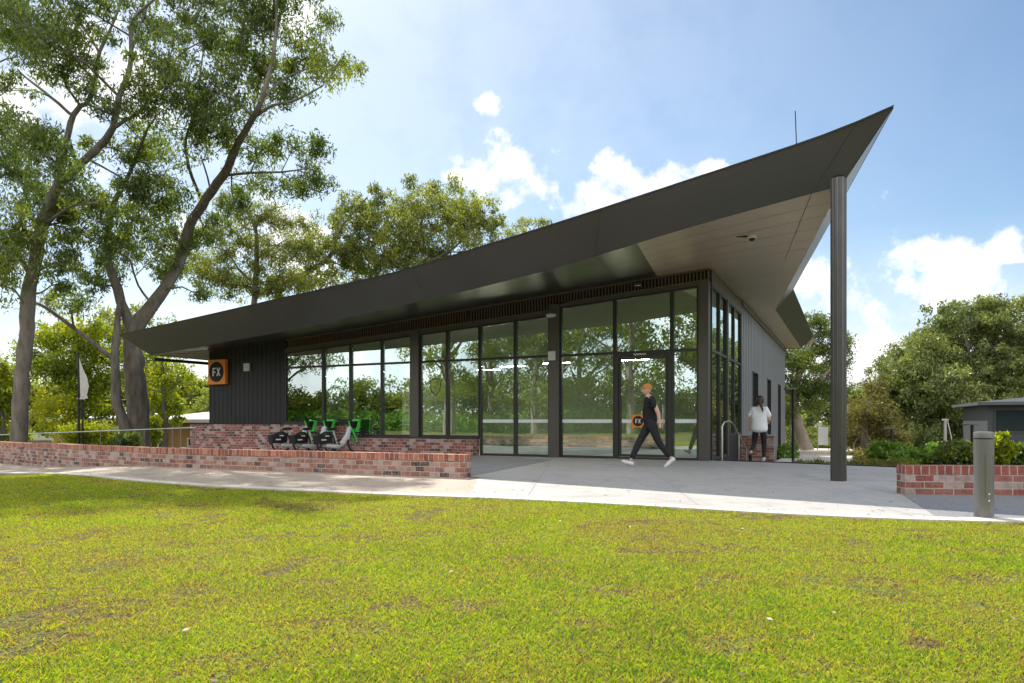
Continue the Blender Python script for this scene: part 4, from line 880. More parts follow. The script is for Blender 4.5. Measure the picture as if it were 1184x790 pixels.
make_tree('gum_tree', 'leaning gum tree with forked trunk rising behind the low tip of the roof', 26.5, [
    [(160, 520, 0, .56), (160, 480, 0, .50), (157, 440, 0, .48), (154, 405, 0, .44), (156, 380, 0, .38), (176, 352, 0, .30), (196, 327, 0, .27), (209, 299, 0, .25), (219, 262, 0, .23), (238, 230, -.2, .21), (260, 200, -.4, .18), (275, 167, -.6, .15), (297, 128, -.8, .11), (308, 97, -.9, .09), (318, 50, -1, .06), (320, 0, -1, .03)],
    [(154, 385, 0, .26), (140, 350, -.1, .22), (131, 321, -.2, .2), (123, 290, -.4, .16), (130, 240, -.6, .12), (150, 200, -.8, .08), (170, 150, -.8, .05)],
    [(148, 500, -.6, .26), (139, 480, -.7, .24), (133, 440, -.7, .21), (133, 405, -.6, .18), (136, 370, -.4, .14), (140, 345, -.2, .1)],
    [(130, 414, -.7, .12), (112, 400, -.9, .11), (95, 387, -1.1, .10), (63, 363, -1.5, .09), (45, 352, -1.7, .07), (20, 345, -1.9, .04)],
    [(234, 234, -.2, .08), (222, 205, -.1, .07), (216, 182, 0, .065), (215, 160, 0, .055), (226, 125, .3, .04), (232, 80, .5, .03), (240, 30, .6, .02)],
    [(260, 203, -.4, .07), (290, 200, -.8, .055), (325, 199, -1.2, .04), (355, 195, -1.4, .02)], [(292, 138, -.7, .07), (315, 122, -1, .055), (340, 117, -1.3, .045), (375, 98, -1.6, .025)], [(300, 118, -.8, .05), (330, 90, -.6, .035), (370, 75, -.5, .02)],
    [(176, 352, 0, .08), (160, 330, .6, .05), (150, 300, .9, .04)], [(244, 222, -.2, .05), (240, 205, .3, .04), (232, 180, .8, .03)]],
    [(240, 48, 36, 34), (288, 40, 36, 26), (302, 88, 36, 28), (350, 70, 28, 17), (386, 82, 26, 17), (402, 78, 12, 9), (332, 105, 28, 14), (381, 25, 6, 7), (358, 46, 18, 12), (250, 108, 32, 26), (222, 150, 28, 34), (262, 150, 32, 26), (304, 172, 32, 15), (340, 172, 28, 16), (368, 168, 15, 15), (332, 216, 30, 17), (368, 208, 18, 20), (290, 212, 26, 13), (180, 262, 32, 34), (212, 285, 24, 24), (205, 318, 26, 18), (232, 342, 12, 10), (110, 330, 26, 22), (150, 285, 26, 24), (95, 352, 20, 12), (60, 348, 22, 12), (180, 120, 24, 22), (300, -10, 50, 26), (230, -20, 50, 30), (320, 20, 22, 18), (185, 210, 25, 25), (150, 240, 26, 30), (235, 265, 20, 20), (190, 300, 22, 20), (120, 300, 26, 22), (215, 115, 26, 26), (270, 75, 26, 20), (270, 235, 18, 14)],
    'gum', per=80, dens=.80, seed=5, depth=1.1, sub=.42, slim=.8, lift=(250, 4.6))
make_tree('gum_tree', 'slender gum tree behind the roof between the leaning gum and the spreading gum', 34, [
    [(294, 500, 0, .24), (294, 400, 0, .22), (294, 350, 0, .2), (297, 300, 0, .17), (295, 262, 0, .13), (282, 240, .2, .08), (268, 215, .4, .04)], [(295, 266, 0, .09), (306, 246, -.3, .06), (330, 238, -.6, .03)], [(296, 330, 0, .1), (275, 310, -.5, .07), (262, 290, -.8, .05), (240, 285, -1, .03)], [(297, 300, 0, .08), (318, 285, .4, .05), (345, 270, .6, .03)]],
    [(320, 285, 24, 18), (365, 300, 24, 16), (310, 335, 30, 14), (250, 320, 22, 20), (270, 268, 22, 18), (355, 265, 16, 14), (340, 322, 24, 14), (228, 300, 14, 16), (268, 238, 24, 18), (304, 250, 26, 15), (335, 258, 22, 15), (258, 296, 20, 20), (302, 312, 22, 15), (345, 290, 22, 20), (285, 285, 16, 14), (250, 268, 18, 15), (275, 330, 28, 15), (330, 330, 28, 16), (235, 318, 18, 18)], 'gum2', L0=.17, W0=.05, per=60, dens=1.15, seed=7, slim=.7)
make_tree('gum_tree', 'wide spreading gum tree showing above the middle of the roof', 36, [
    [(330, 520, 0, .34), (320, 400, 0, .3), (322, 338, 0, .24), (350, 318, -.2, .2), (380, 298, -.4, .15), (395, 262, -.5, .1), (425, 228, -.6, .05)], [(322, 345, 0, .2), (380, 350, .3, .2), (440, 335, .3, .17), (470, 307, .2, .13), (488, 255, .2, .09), (500, 220, .2, .04)], [(465, 315, .2, .1), (520, 290, 0, .07), (555, 255, -.2, .04)], [(440, 335, .3, .1), (432, 290, 0, .07), (450, 250, -.3, .04)]],
    [(408, 238, 24, 14), (418, 262, 28, 22), (446, 275, 28, 28), (468, 238, 26, 17), (500, 222, 20, 14), (532, 236, 24, 17), (560, 248, 16, 20), (548, 272, 26, 18), (502, 266, 34, 26), (455, 305, 38, 18), (398, 308, 32, 18), (372, 330, 30, 12), (520, 292, 28, 12), (478, 212, 12, 8), (520, 212, 14, 8), (388, 272, 16, 14), (490, 290, 24, 14), (430, 250, 24, 16), (390, 250, 16, 14), (375, 285, 20, 16), (440, 228, 18, 12), (500, 240, 26, 18), (570, 262, 12, 16), (420, 295, 30, 18), (480, 295, 34, 16), (530, 262, 26, 20), (470, 265, 28, 20), (400, 290, 26, 16), (540, 255, 22, 20), (350, 320, 22, 12), (430, 320, 30, 10)], 'gum2', L0=.19, W0=.06, per=60, dens=.85, seed=9, slim=.7)
make_tree('gum_tree', 'top of a distant gum tree just showing over the roof edge', 46, [[(612, 500, 0, .2), (612, 330, 0, .15), (615, 268, 0, .05)]], [(603, 262, 16, 7), (625, 256, 13, 7), (590, 272, 10, 6), (612, 280, 26, 10)], 'gum2', L0=.2, W0=.07, per=40, seed=12)
def simple_tree(name, label, Y, px, pb, clumps, leaf, seed, **k):
    tops = sorted(clumps, key=lambda c: c[1]); limbs = [[(px, pb, 0, .22), (px, (pb+tops[0][1])/2, 0, .16), (sum(c[0] for c in clumps)/len(clumps), tops[0][1]+8, 0, .05)]]
    return make_tree(name, label, Y, limbs, clumps, leaf, seed=seed, **k)
lk = dict(L0=.24, W0=.10, per=50, droop=.5, sub=.55, depth=.8, group='bright leafy trees beyond the terrace')
simple_tree('leafy_tree', 'lime green leafy tree filling the gap between the two big gum trunks', 38, 95, 540, [(62, 395, 30, 20), (100, 385, 34, 18), (120, 415, 30, 24), (75, 430, 34, 28), (105, 450, 32, 24), (60, 470, 30, 24), (120, 480, 26, 18), (88, 400, 30, 22), (50, 420, 22, 22), (90, 490, 32, 14)], 'lime', 21, **lk)
simple_tree('leafy_tree', 'lime green tree at the far left edge behind the straight gum trunk', 40, 2, 540, [(5, 425, 24, 22), (-15, 460, 30, 30), (8, 470, 20, 24), (0, 500, 30, 16), (-40, 430, 30, 30), (12, 445, 12, 20)], 'lime', 22, **lk)
simple_tree('leafy_tree', 'lime green tree just right of the leaning gum trunk under the roof tip', 40, 190, 545, [(188, 430, 18, 18), (203, 445, 16, 20), (190, 470, 18, 20), (205, 475, 12, 14), (180, 490, 14, 12), (178, 405, 16, 14), (168, 450, 14, 22)], 'lime', 23, **lk)
simple_tree('leafy_tree', 'mid green tree crown behind the leaning gum at roof tip height', 46, 175, 545, [(150, 400, 30, 22), (195, 400, 22, 16), (165, 370, 26, 16), (125, 380, 24, 18), (150, 430, 25, 20)], 'gum2', 24, **lk)
simple_tree('leafy_tree', 'small distant green tree showing left of the orange sign', 60, 236, 520, [(236, 462, 10, 12), (246, 456, 10, 14), (230, 474, 12, 10), (262, 455, 20, 20)], 'gum2', 25, **lk)
make_tree('pine_tree', 'tall pine with a pale leaning trunk behind the rear corner of the pavilion', 40, [
    [(938, 536, 0, .42), (930, 512, 0, .36), (922, 490, 0, .30), (918, 465, 0, .26), (922, 440, 0, .22), (935, 400, 0, .14), (950, 380, 0, .06)], [(920, 452, 0, .14), (945, 440, -.5, .1), (968, 420, -.8, .06)], [(919, 460, 0, .1), (900, 440, .5, .08), (890, 420, .8, .05)]],
    [(945, 375, 22, 9), (962, 390, 18, 10), (928, 392, 20, 14), (950, 402, 22, 11), (970, 415, 12, 12), (925, 420, 24, 14), (952, 430, 24, 12), (915, 445, 14, 12), (940, 450, 28, 11), (966, 446, 12, 10), (930, 468, 22, 8), (900, 410, 20, 25), (912, 480, 12, 12), (975, 395, 9, 12)], 'pine', 'barkp', L0=.20, W0=.05, droop=-.5, per=90, sub=.5, dens=1.6, seed=31, depth=.7)
simple_tree('leafy_tree', 'huge rounded grey-green tree towering behind the grey house at right', 66, 1130, 540, [(1150, 372, 28, 20), (1112, 380, 32, 20), (1082, 398, 28, 22), (1175, 395, 28, 30), (1055, 418, 30, 18), (1120, 420, 38, 26), (1065, 445, 36, 24), (1100, 458, 38, 26), (1150, 440, 34, 24), (1180, 430, 25, 25), (1045, 470, 30, 24), (1040, 438, 18, 16), (1075, 490, 34, 24), (1115, 490, 30, 20), (1215, 390, 40, 40), (1210, 450, 40, 30), (1180, 356, 14, 10), (1135, 395, 20, 16), (1090, 425, 24, 20), (1042, 428, 26, 22), (1026, 462, 24, 24), (1062, 405, 28, 18), (1100, 368, 28, 14), (1142, 354, 22, 12), (1022, 496, 22, 20), (1050, 510, 30, 18)], 'rtree', 41, L0=.36, W0=.13, per=80, droop=.9, sub=.80, dens=1.5, depth=2.0)
simple_tree('leafy_tree', 'olive brown bushy tree low beside the column on its right', 34, 1000, 545, [(994, 478, 14, 14), (1005, 500, 20, 18), (988, 510, 16, 18), (1020, 480, 14, 22), (1010, 452, 11, 14), (1030, 505, 20, 18), (985, 530, 20, 10), (1015, 527, 20, 10)], 'olive', 42, L0=.16, W0=.05, per=80, droop=.2, sub=.4, dens=1.6)
simple_tree('leafy_tree', 'small distant tree between the pine trunk and the column', 55, 955, 530, [(955, 503, 16, 12), (945, 515, 14, 10), (968, 500, 12, 14), (960, 522, 18, 8)], 'gum2', 43, L0=.2, W0=.08, per=50)
simple_tree('leafy_tree', 'dense dark green tree filling the gap behind the pine trunk', 52, 915, 540, [(912, 490, 16, 20), (905, 460, 18, 20), (925, 515, 22, 12), (890, 500, 20, 25), (905, 520, 16, 14)], 'rtree', 44, L0=.22, W0=.08, per=60)

# bushes
def bush(name, label, px, py, Y, rx, ry, leaf, seed, n=60, per=40, L0=.11, W0=.05, droop=-.3, sub=.16, group=None):
    rs = np.random.default_rng(seed); c = P(px, py, Y); zb = float(g(c.x, c.y))-.08; root = empty(name, (c.x, c.y, zb), 0, label=label, cat='plant', group=group)
    sx, sz = rx/800*Y, ry/800*Y; h = c.z-zb; C = []; tb = MB()
    for _ in range(n):
        v = rs.normal(0, 1, 3); v /= np.linalg.norm(v); r_ = rs.random()**.3; q = v*np.array([sx, sx*.8, sz])*r_+np.array([0, 0, h])
        if q[2] < .05: q[2] = .05+rs.random()*.3
        C.append(q)
        if rs.random() < .5: tb.tube([(q[0]*.15, q[1]*.15, 0), (q[0]*.5, q[1]*.5, q[2]*.6), tuple(q)], [.014, .01, .004], 4, False)
    tb.build('stem', M['bark'], root); V = leaves(np.array(C), np.full(n, sub), per, L0, W0, droop, rs); m = len(V)//4
    np_mesh('foliage', V, (np.arange(m)*4)[:, None]+np.arange(4)[None], M[leaf], root, tone=np.clip(.5+np.repeat(rs.normal(0, .12, n), per)+rs.normal(0, .18, m), 0, 1)); return root
bush('shrub', 'bright green shrub, the left one behind the plaza edge', 1028, 524, 17.5, 22, 12, 'bright', 51, 90)
bush('shrub', 'broad bright green shrub nearest the left end of the right-hand brick wall', 1062, 532, 16, 30, 10, 'bright', 52, 110)
bush('shrub', 'dark green shrub behind the right-hand wall beside the bollard', 1108, 528, 15, 24, 15, 'gum', 53, 130, sub=.15)
bush('shrub', 'small yellow-green shrub peeping out right of the bollard', 1158, 518, 14.5, 12, 17, 'lime', 54, 60, sub=.12)
bush('shrub', 'dark low shrub at the right frame edge below the grey house', 1180, 530, 16, 26, 14, 'gum', 55, 110)
bush('shrub', 'mid green shrub behind the short brick wall left of the dark shrub', 1085, 526, 19, 20, 12, 'bright', 56, 60)
bush('shrub', 'low sunlit shrub at the foot of the rear pavilion corner', 906, 527, 32, 12, 10, 'bright', 57, 60, sub=.3, L0=.2, W0=.09)
bush('shrub', 'yellow-green shrub behind the flag pole and ramp rail', 95, 502, 27, 26, 12, 'lime', 58, 80, sub=.25, L0=.14)
bush('shrub', 'spiky blue-green plant between the two left gum trunks', 147, 512, 23.5, 14, 10, 'gum', 59, 50, sub=.2, L0=.3, W0=.03, droop=-1.5)
bush('shrub', 'small yellow shrub right of the leaning gum trunk', 178, 500, 28, 7, 18, 'lime', 60, 40, sub=.2)
bush('shrub', 'mid green shrub at the base of the leaning gum', 120, 508, 30, 18, 18, 'gum2', 61, 80, sub=.3, L0=.16)
for i in range(7):
    bush('edging_plant', ['low strappy plant by the column foot behind the plaza edging', 'low olive plant two along from the column behind the edging', 'low plant in the middle of the garden edge', 'low plant next to the bright shrub', 'low plant under the bright shrub', 'low plant left of the column behind the edging', 'low plant below the pale stone block'][i], (985, 1000, 1016, 1030, 1044, 948, 930)[i], 540, (15.8, 15.6, 15.4, 15.2, 15.1, 16.4, 16.8)[i], 14, 5, 'olive' if i % 2 else 'gum2', 70+i, 26, 30, L0=.2, W0=.02, droop=-1.6, sub=.12, group='low plants along the plaza edging')

# trees across the park, seen mirrored in the glass
rt = [(-17, -14, 12), (-21, -9, 15), (-27, -4, 13), (-30, -9, 16), (-33, 0, 12), (-50, 10, 12), (-55, 6, 14), (-58, 16, 11), (-13, -20, 14), (-20, -22, 16), (-8, -24, 12), (-40, -10, 16), (-3, -27, 13), (5, -28, 13), (-34, -16, 15), (14, -26, 13), (24, -18, 12), (27, 4, 11), (32, -8, 13), (-26, -26, 16)]
rl = ['park tree across the lawn, seen only as a reflection']*len(rt)
protos = []
for i, (x, y, h) in enumerate(rt):
    if i < 3:
        rs = np.random.default_rng(90+i); root = empty('park_tree', (0, 0, 0), 0, label=rl[i], cat='tree', group='park trees reflected in the glass'); tb = MB(); C = []
        tb.tube([(0, 0, -.2), (.2, 0, 3), (.1, .3, 6), (.4, .2, 9.4)], [.28, .2, .15, .05], 8)
        for k in range(17):
            a = rs.random()*2*PI; z = .3+8.2*rs.random()**.8; rr = .8+2.9*rs.random(); c = Vector((math.cos(a)*rr, math.sin(a)*rr, z+1.4)); tb.tube([(.15, .1, z-.6), tuple(c*.5+Vector((0, 0, z*.5-.2))), tuple(c)], [.09, .06, .02], 5)
            for _ in range(17): v = rs.normal(0, 1, 3); v /= np.linalg.norm(v); C.append(np.array(c)+v*np.array([1.7, 1.7, 1.2])*rs.random()**.4)
        tb.build('trunk', M['barkp'], root, True); V = leaves(np.array(C), np.full(len(C), .5), 34, .26, .10, .7, rs); m = len(V)//4
        np_mesh('crown', V, (np.arange(m)*4)[:, None]+np.arange(4)[None], M['gum2' if i != 1 else 'lime'], root, tone=np.clip(rs.normal(.5, .2, m), 0, 1)); protos.append(root); o = root
    else: o = tree_copy(protos[i % 3])
    o.location = (x, y, -.05); o.scale = (h/11, h/11, h/11); o.rotation_euler.z = i*1.7

# ------------------------------------------------------------------ background buildings, poles, flag
def house(name, label, px0, px1, Y, dep, zb, zt, wm, rm, wins, over=.5, rise=.5, rz=0.):
    a, b = P(px0, 487, Y), P(px1, 487, Y); w = b.x-a.x; r = empty(name, (a.x, Y, 0), rz, label=label, cat='building')
    MB().box(0, w, 0, dep, zb, zt).build('wall', wm, r)
    m = MB(); m.hexa([(-over, -over, zt+.001), (w+over, -over, zt+.001), (w+over, dep+over, zt+.001), (-over, dep+over, zt+.001), (-over, -over, zt+.22), (w+over, -over, zt+.22), (w+over, dep+over, zt+.22), (-over, dep+over, zt+.22)])
    m.hexa([(-over, -over, zt+.221), (w+over, -over, zt+.221), (w+over, dep+over, zt+.221), (-over, dep+over, zt+.221), (w*.3, dep*.4, zt+.22+rise), (w*.7, dep*.4, zt+.22+rise), (w*.7, dep*.6, zt+.22+rise), (w*.3, dep*.6, zt+.22+rise)]); m.build('roof', rm, r)
    for (u0, u1, z0, z1) in wins:
        x0, x1 = w*u0, w*u1; f = MB(); e = .09
        for q in ((x0-e, x0, z0-e, z1+e), (x1, x1+e, z0-e, z1+e), (x0, x1, z1, z1+e), (x0, x1, z0-e, z0)): f.box(q[0], q[1], -.06, -.004, q[2], q[3])
        fo = f.build('window', M['wboard'] if wm is M['wboard'] else M['white'], r); MB().box(x0, x1, -.03, -.01, z0, z1).build('pane', M['darkglass'], fo)
    return r
house('ochre_building', 'low ochre building with a pale roof seen between the two gum trunks', 62, 152, 52, 10, -1.6, .95, M['bldg_o'], M['roof_w'], [(.56, .63, -1.2, .1), (.85, .92, -1.0, .2)])
house('ochre_building', 'low ochre building with a pale roof left of the pavilion brick base', 178, 300, 44, 8, -1.6, .85, M['bldg_o'], M['roof_w'], [(.05, .12, -1.0, .35), (.33, .37, -.6, -.2), (.6, .66, -1, .3)])
house('grey_house', 'single-storey grey weatherboard house with dark windows at right', 1142, 1360, 48, 9, -1.0, 2.05, M['wboard'], M['roof_g'], [(.035, .17, .25, 1.7), (.24, .38, .25, 1.7), (.5, .65, .25, 1.7)], over=.7, rise=.5, rz=R(-24))
fl = empty('feather_flag', P(91, 515, 26), 0, label='white feather flag on a black pole between the two gum trunks', cat='flag'); fl.location.z = -.2
MB().tube([(0, 0, 0), (0, 0, 3.72)], [.05, .035], 8).build('pole', M['black'], fl, True); MB().tube([(.09, .1, 0), (.09, .1, 1.95)], .035, 8).build('pole', M['black'], fl, True); MB().tube([(-.06, 0, 1.98), (.16, .06, 1.98)], .04, 8).build('clamp', M['steel'], fl)
m = MB(); m.prism([(.06, 3.52), (.2, 3.1), (.36, 2.75), (.42, 2.45), (.30, 2.15), (.34, 2.0), (.06, 1.98)], lambda a, b, t: (a, t+.06*math.sin(a*9+b*3), b), -.006, .006); m.build('cloth', M['flag'], fl)
def pole_lamp(label, px, py_top, Y, arm=.5, zb=-.9, mat='black', tube=.05):
    p = P(px, py_top, Y); r = empty('street_lamp', (p.x, p.y, zb), 0, label=label, cat='lamp'); h = p.z-zb
    MB().tube([(0, 0, 0), (0, 0, h-.05)], tube, 8).build('pole', M[mat], r, True); o = MB().box(-arm, .12, -.1, .1, h-.05, h+.01).build('lamp_head', M['post'], r, bevel=.01); return r
pole_lamp('dark lamp post with a flat top in front of the pine trunk', 917, 449, 24, .28)
pole_lamp('short lamp post with flat head in front of the olive bushes', 1031, 495, 26, .35)
pole_lamp('black lamp post rising just left of the bollard against the grey house', 1124, 490, 22, .25)
pt = empty('utility_post', P(1093, 487, 34), 0, label='white wooden post with a slanting stay beside the shrubs at right', cat='post'); pt.location.z = -.9
MB().tube([(0, 0, 0), (0, 0, 1.95)], .06, 8).box(-.15, .15, -.04, .04, 1.88, 1.96).build('post', M['stone'], pt); MB().tube([(.1, 0, 1.9), (.45, 0, .4)], .02, 6).build('stay', M['white'], pt)
o = MB().box(-.9, .9, -.2, .2, 0, .4).box(-1.0, 1.0, -.25, .25, .4, .52).build('stone_bench', M['stone'], bevel=.02); tag(o, 'pale stone block bench at the foot of the leaning pine', 'bench'); o.location = (P(942, 530, 34).x, 34, -1.0); 
sg2 = empty('banner_sign', P(952, 520, 36), 0, label='small white rectangular banner on a thin pole left of the column', cat='sign'); sg2.location.z = -1
MB().tube([(-.3, 0, 0), (-.3, 0, 1.7)], .03, 6).build('pole', M['steel'], sg2); MB().box(-.28, .25, -.01, .01, .7, 1.65).build('panel', M['white'], sg2)
flat('footpath', [tuple(Lw(*q))[:2] for q in ((.1, 5.4), (2.4, 5.4), (3.6, 30), (.3, 30))], M['kerb'], -.74, .3)

def wood(name, label, x0, x1, y, zt, n, leaf, seed):
    rs = np.random.default_rng(seed); X = x0+(x1-x0)*rs.random(n); top = zt*(.55+.45*noise2(X+300, X*0+5, .13, seed)+.2*noise2(X+300, X*0+9, .5, seed+1)); C = np.stack([X, y+4*rs.random(n), -1.5+(top+1.5)*rs.random(n)**.7], 1)
    V = leaves(C, np.full(n, 1.0), 34, .7, .3, .4, rs); m = len(V)//4
    o = np_mesh(name, V, (np.arange(m)*4)[:, None]+np.arange(4)[None], M[leaf], tone=np.clip(.5+np.repeat(rs.normal(0, .12, n), 34)+rs.normal(0, .15, m), 0, 1)); tag(o, label, 'woodland', kind='stuff')
wood('far_woodland', 'far-off line of trees closing the view behind the park at left', -150, -20, 88, 7.5, 2600, 'gum2', 301)
wood('far_woodland', 'far-off line of trees closing the view behind the car park at right', 20, 150, 96, 6.5, 2200, 'rtree', 302)
def wood_arc(name, label, pts, zt, n, leaf, seed):
    rs = np.random.default_rng(seed); t = rs.random(n)*(len(pts)-1); i = t.astype(int); f_ = (t-i)[:, None]; A = np.array(pts, float); B_ = A[i]*(1-f_)+A[i+1]*f_
    top = zt*(.35+.75*noise2(t*6+3, t*0+5, 1.0, seed)); C = np.stack([B_[:, 0]+rs.normal(0, 1.6, n), B_[:, 1]+rs.normal(0, 1.6, n), top*rs.random(n)**.8], 1)
    V = leaves(C, np.full(n, .8), 30, .42, .17, .3, rs); m = len(V)//4
    o = np_mesh(name, V, (np.arange(m)*4)[:, None]+np.arange(4)[None], M[leaf], tone=np.clip(.55+np.repeat(rs.normal(0, .16, n), 30)+rs.normal(0, .15, m), 0, 1)); tag(o, label, 'undergrowth', kind='stuff')
wood_arc('undergrowth', 'dense park undergrowth across the lawn mirrored in the glass', [(-75, 26), (-58, 10), (-46, -6), (-34, -22), (-18, -32), (0, -35), (22, -32), (40, -14)], 6.2, 5600, 'gum2', 311)
wood_arc('undergrowth', 'low bright ferns and grasses under the park trees mirrored in the glass', [(-62, 17), (-44, 1), (-30, -12), (-16, -23), (0, -28), (18, -26)], 1.6, 1500, 'bright', 312)
# ------------------------------------------------------------------ people
def skin_obj(name, chains, mat, parent, sub=2, merge=None, root=0):
    """chains: list of polylines [(x,y,z,r)]; shared joints (same coords) are merged"""
    vs, es, rr, idx = [], [], [], {}
    for ch in chains:
        last = None
        for (x, y, z, r) in ch:
            k = (round(x, 4), round(y, 4), round(z, 4))
            if k not in idx: idx[k] = len(vs); vs.append(k); rr.append(r)
            if last is not None: es.append((last, idx[k]))
            last = idx[k]
    me = bpy.data.meshes.new(name); me.from_pydata(vs, es, []); ob = bpy.data.objects.new(name, me); COL.objects.link(ob)
    ob.modifiers.new('skin', 'SKIN').use_smooth_shade = True
    for i, r in enumerate(rr):
        sv = me.skin_vertices[0].data[i]; sv.radius = (r, r) if not isinstance(r, tuple) else r; sv.use_root = (i == root)
    sb = ob.modifiers.new('sub', 'SUBSURF'); sb.levels = sb.render_levels = sub
    dg = bpy.context.evaluated_depsgraph_get(); nm = bpy.data.meshes.new_from_object(ob.evaluated_get(dg)); nm.name = name
    bpy.data.objects.remove(ob); o = bpy.data.objects.new(name, nm); nm.materials.clear(); nm.materials.append(mat); COL.objects.link(o); o.parent = parent
    for p in nm.polygons: p.use_smooth = True
    return o
def join_into(o, mbs):
    import bmesh
    bm = bmesh.new(); bm.from_mesh(o.data)
    for mb in mbs:
        t = bpy.data.meshes.new('t'); t.from_pydata(mb.v, [], mb.f); bm.from_mesh(t)
    for f in bm.faces: f.smooth = True
    bm.to_mesh(o.data); bm.free()
def hand(w, d_, side):
    """fingers leave the palm; w wrist point, d_ direction of hand (unit), side = thumb direction"""
    w, d_, side = Vector(w), Vector(d_).normalized(), Vector(side).normalized(); n = d_.cross(side); out = []
    palm = w+d_*.055
    for i, (o_, l) in enumerate(((.030, .066), (.010, .074), (-.010, .070), (-.028, .056))):
        a = palm+side*o_*.7; b = w+d_*.095+side*o_; c = b+d_*l*.5+n*.008; e = b+d_*l*.85+n*.028
        out.append([(*a, .010), (*b, .0095), (*c, .0085), (*e, .007)])
    a = w+d_*.03+side*.022; b = a+d_*.03+side*.026; c = b+d_*.03+side*.008+n*.01
    out.append([(*a, .011), (*b, .010), (*c, .008)]); return out, [(*w, .026), (*(w+d_*.04), .035), (*(w+d_*.085), .034)]
def head_mesh(c, fwd, s=1.):
    """ellipsoid skull with jaw, nose, ears, eye sockets"""
    c = Vector(c); fwd = Vector(fwd).normalized(); rt_ = fwd.cross(Vector((0, 0, 1))).normalized(); mb = MB(); mb.ell((0, 0, 0), (.092, .075, .115), 20, 14)
    out = []
    for (x, y, z) in mb.v:
        f = x; 
        if z < -.03 and x < 0: x *= .78
        if z < -.02: y *= 1-.28*min(1, (-.02-z)/.09)
        if x > .06 and abs(y) < .016 and -.045 < z < .01: x += .024*(1-abs(z+.03)/.05)
        if x > .055 and .015 < abs(y) < .05 and -.0 < z < .035: x -= .008
        if x > .05 and z < -.085: x += .012
        p = c+fwd*x*s+rt_*y*s+Vector((0, 0, z*s)); out.append(tuple(p))
    mb.v = out; e = MB()
    for sd in (-1, 1): q = c+rt_*.076*sd*s-fwd*.005+Vector((0, 0, -.005)); e.ell(tuple(q), (.018, .014, .030), 8, 6)
    ey = MB()
    for sd in (-1, 1): q = c+rt_*.032*sd*s+fwd*.078*s+Vector((0, 0, .015*s)); ey.ell(tuple(q), (.011, .011, .009), 8, 6)
    return mb, e, ey
def person(root, hip, chest, neck, headc, fwd, arms, legs, wide, bodymat=M['skin']):
    pass

# --- walking man, facing -X; x forward is -X in the world, local: f = forward
def build_man():
    p0 = P(752, 538, 14.35); r = empty('person', (p0.x, p0.y, 0), R(180+4), label='man in black t-shirt, black trousers and orange beanie striding left past the entrance', cat='person')
    # local +x = walking direction, +y = his left (away from us after turning)
    H = (0.0, 0, .90); C1 = (.02, 0, 1.12); C2 = (.03, 0, 1.34); NK = (.045, 0, 1.47); HD = (.075, 0, 1.60)
    sL, sR = (.02, .17, 1.40), (.04, -.17, 1.40)
    eL, wL = (-.10, .22, 1.13), (-.14, .22, .88); eR, wR = (-.0, .22*-1, 1.13), (.05, -.23, .88)
    hL, hR = (0, .09, .88), (0, -.09, .88)
    kR, aR = (.22, -.09, .50), (.40, -.08, .115)        # near leg, forward, heel striking
    kL, aL = (-.16, .09, .49), (-.42, .08, .17)         # far leg behind, heel up
    hdR, pR = hand(wR, (.12, -.02, -.9), (1, 0, 0)); hdL, pL = hand(wL, (.0, .0, -.9), (1, 0, 0))
    ch = [[(*H, (.085, .07)), (*C1, (.11, .08)), (*C2, (.155, .105)), (*NK, .055), (.06, 0, 1.52, .055)], [(*C2, .1), (*sR, .06), (*eR, .043), (*wR, .028)], [(*C2, .1), (*sL, .06), (*eL, .043), (*wL, .028)],
          [(*H, .06), (*hR, .055), (*kR, .05), (*aR, .036)], [(*H, .06), (*hL, .055), (*kL, .05), (*aL, .036)], pR, pL]+hdR+hdL
    b = skin_obj('body', ch, M['skin'], r, 2); hm, ear, eye = head_mesh(HD, (1, 0, -.05)); join_into(b, [hm, ear]); 
    e = eye.build('eyes', M['black'], r, True)
    skin_obj('t_shirt', [[(*(0.0, 0, .86), (.15, .12)), (0, 0, .96, (.165, .128)), (*C1, (.165, .125)), (*C2, (.18, .13)), (.04, 0, 1.45, .075)], [(*C2, .12), (*sR, .078), (.0, -.215, 1.20, .062)], [(*C2, .12), (*sL, .078), (-.03, .215, 1.20, .062)]], M['tshirt_b'], r)
    skin_obj('trousers', [[(0, 0, 1.02, (.15, .12)), (*H, (.175, .145))], [(*H, .12), (*hR, .105), (*kR, .076), (.385, -.08, .15, .060)], [(*H, .12), (*hL, .105), (*kL, .076), (-.40, .08, .20, .060)]], M['trouser'], r)
    m = MB()                                            # beanie: upper skull
    m.ell((HD[0]-.008, 0, HD[2]+.035), (.108, .094, .098), 20, 12); m.v = [(x, y, max(z, HD[2]+.012)) for x, y, z in m.v]; m.build('beanie', M['beanie'], r, True)
    def shoe(a, pitch, y):
        s = MB(); cp, sp = math.cos(pitch), math.sin(pitch); prof = [(-.07, 0, .05, .045), (-.05, 0, .05, .06), (.02, 0, .045, .05), (.10, 0, .03, .047), (.17, 0, .025, .042), (.205, 0, .02, .02)]
        skin_obj('shoe', [[(a[0]+x*cp-(z-.06)*sp*0, y, a[2]-.06+z+x*sp, r_) for x, _, z, r_ in prof]], M['shoe_w'], r, 1)
    shoe((.40, 0, .085), R(22), -.08); shoe((-.43, 0, .155), R(-36), .08)
    return r
build_man()
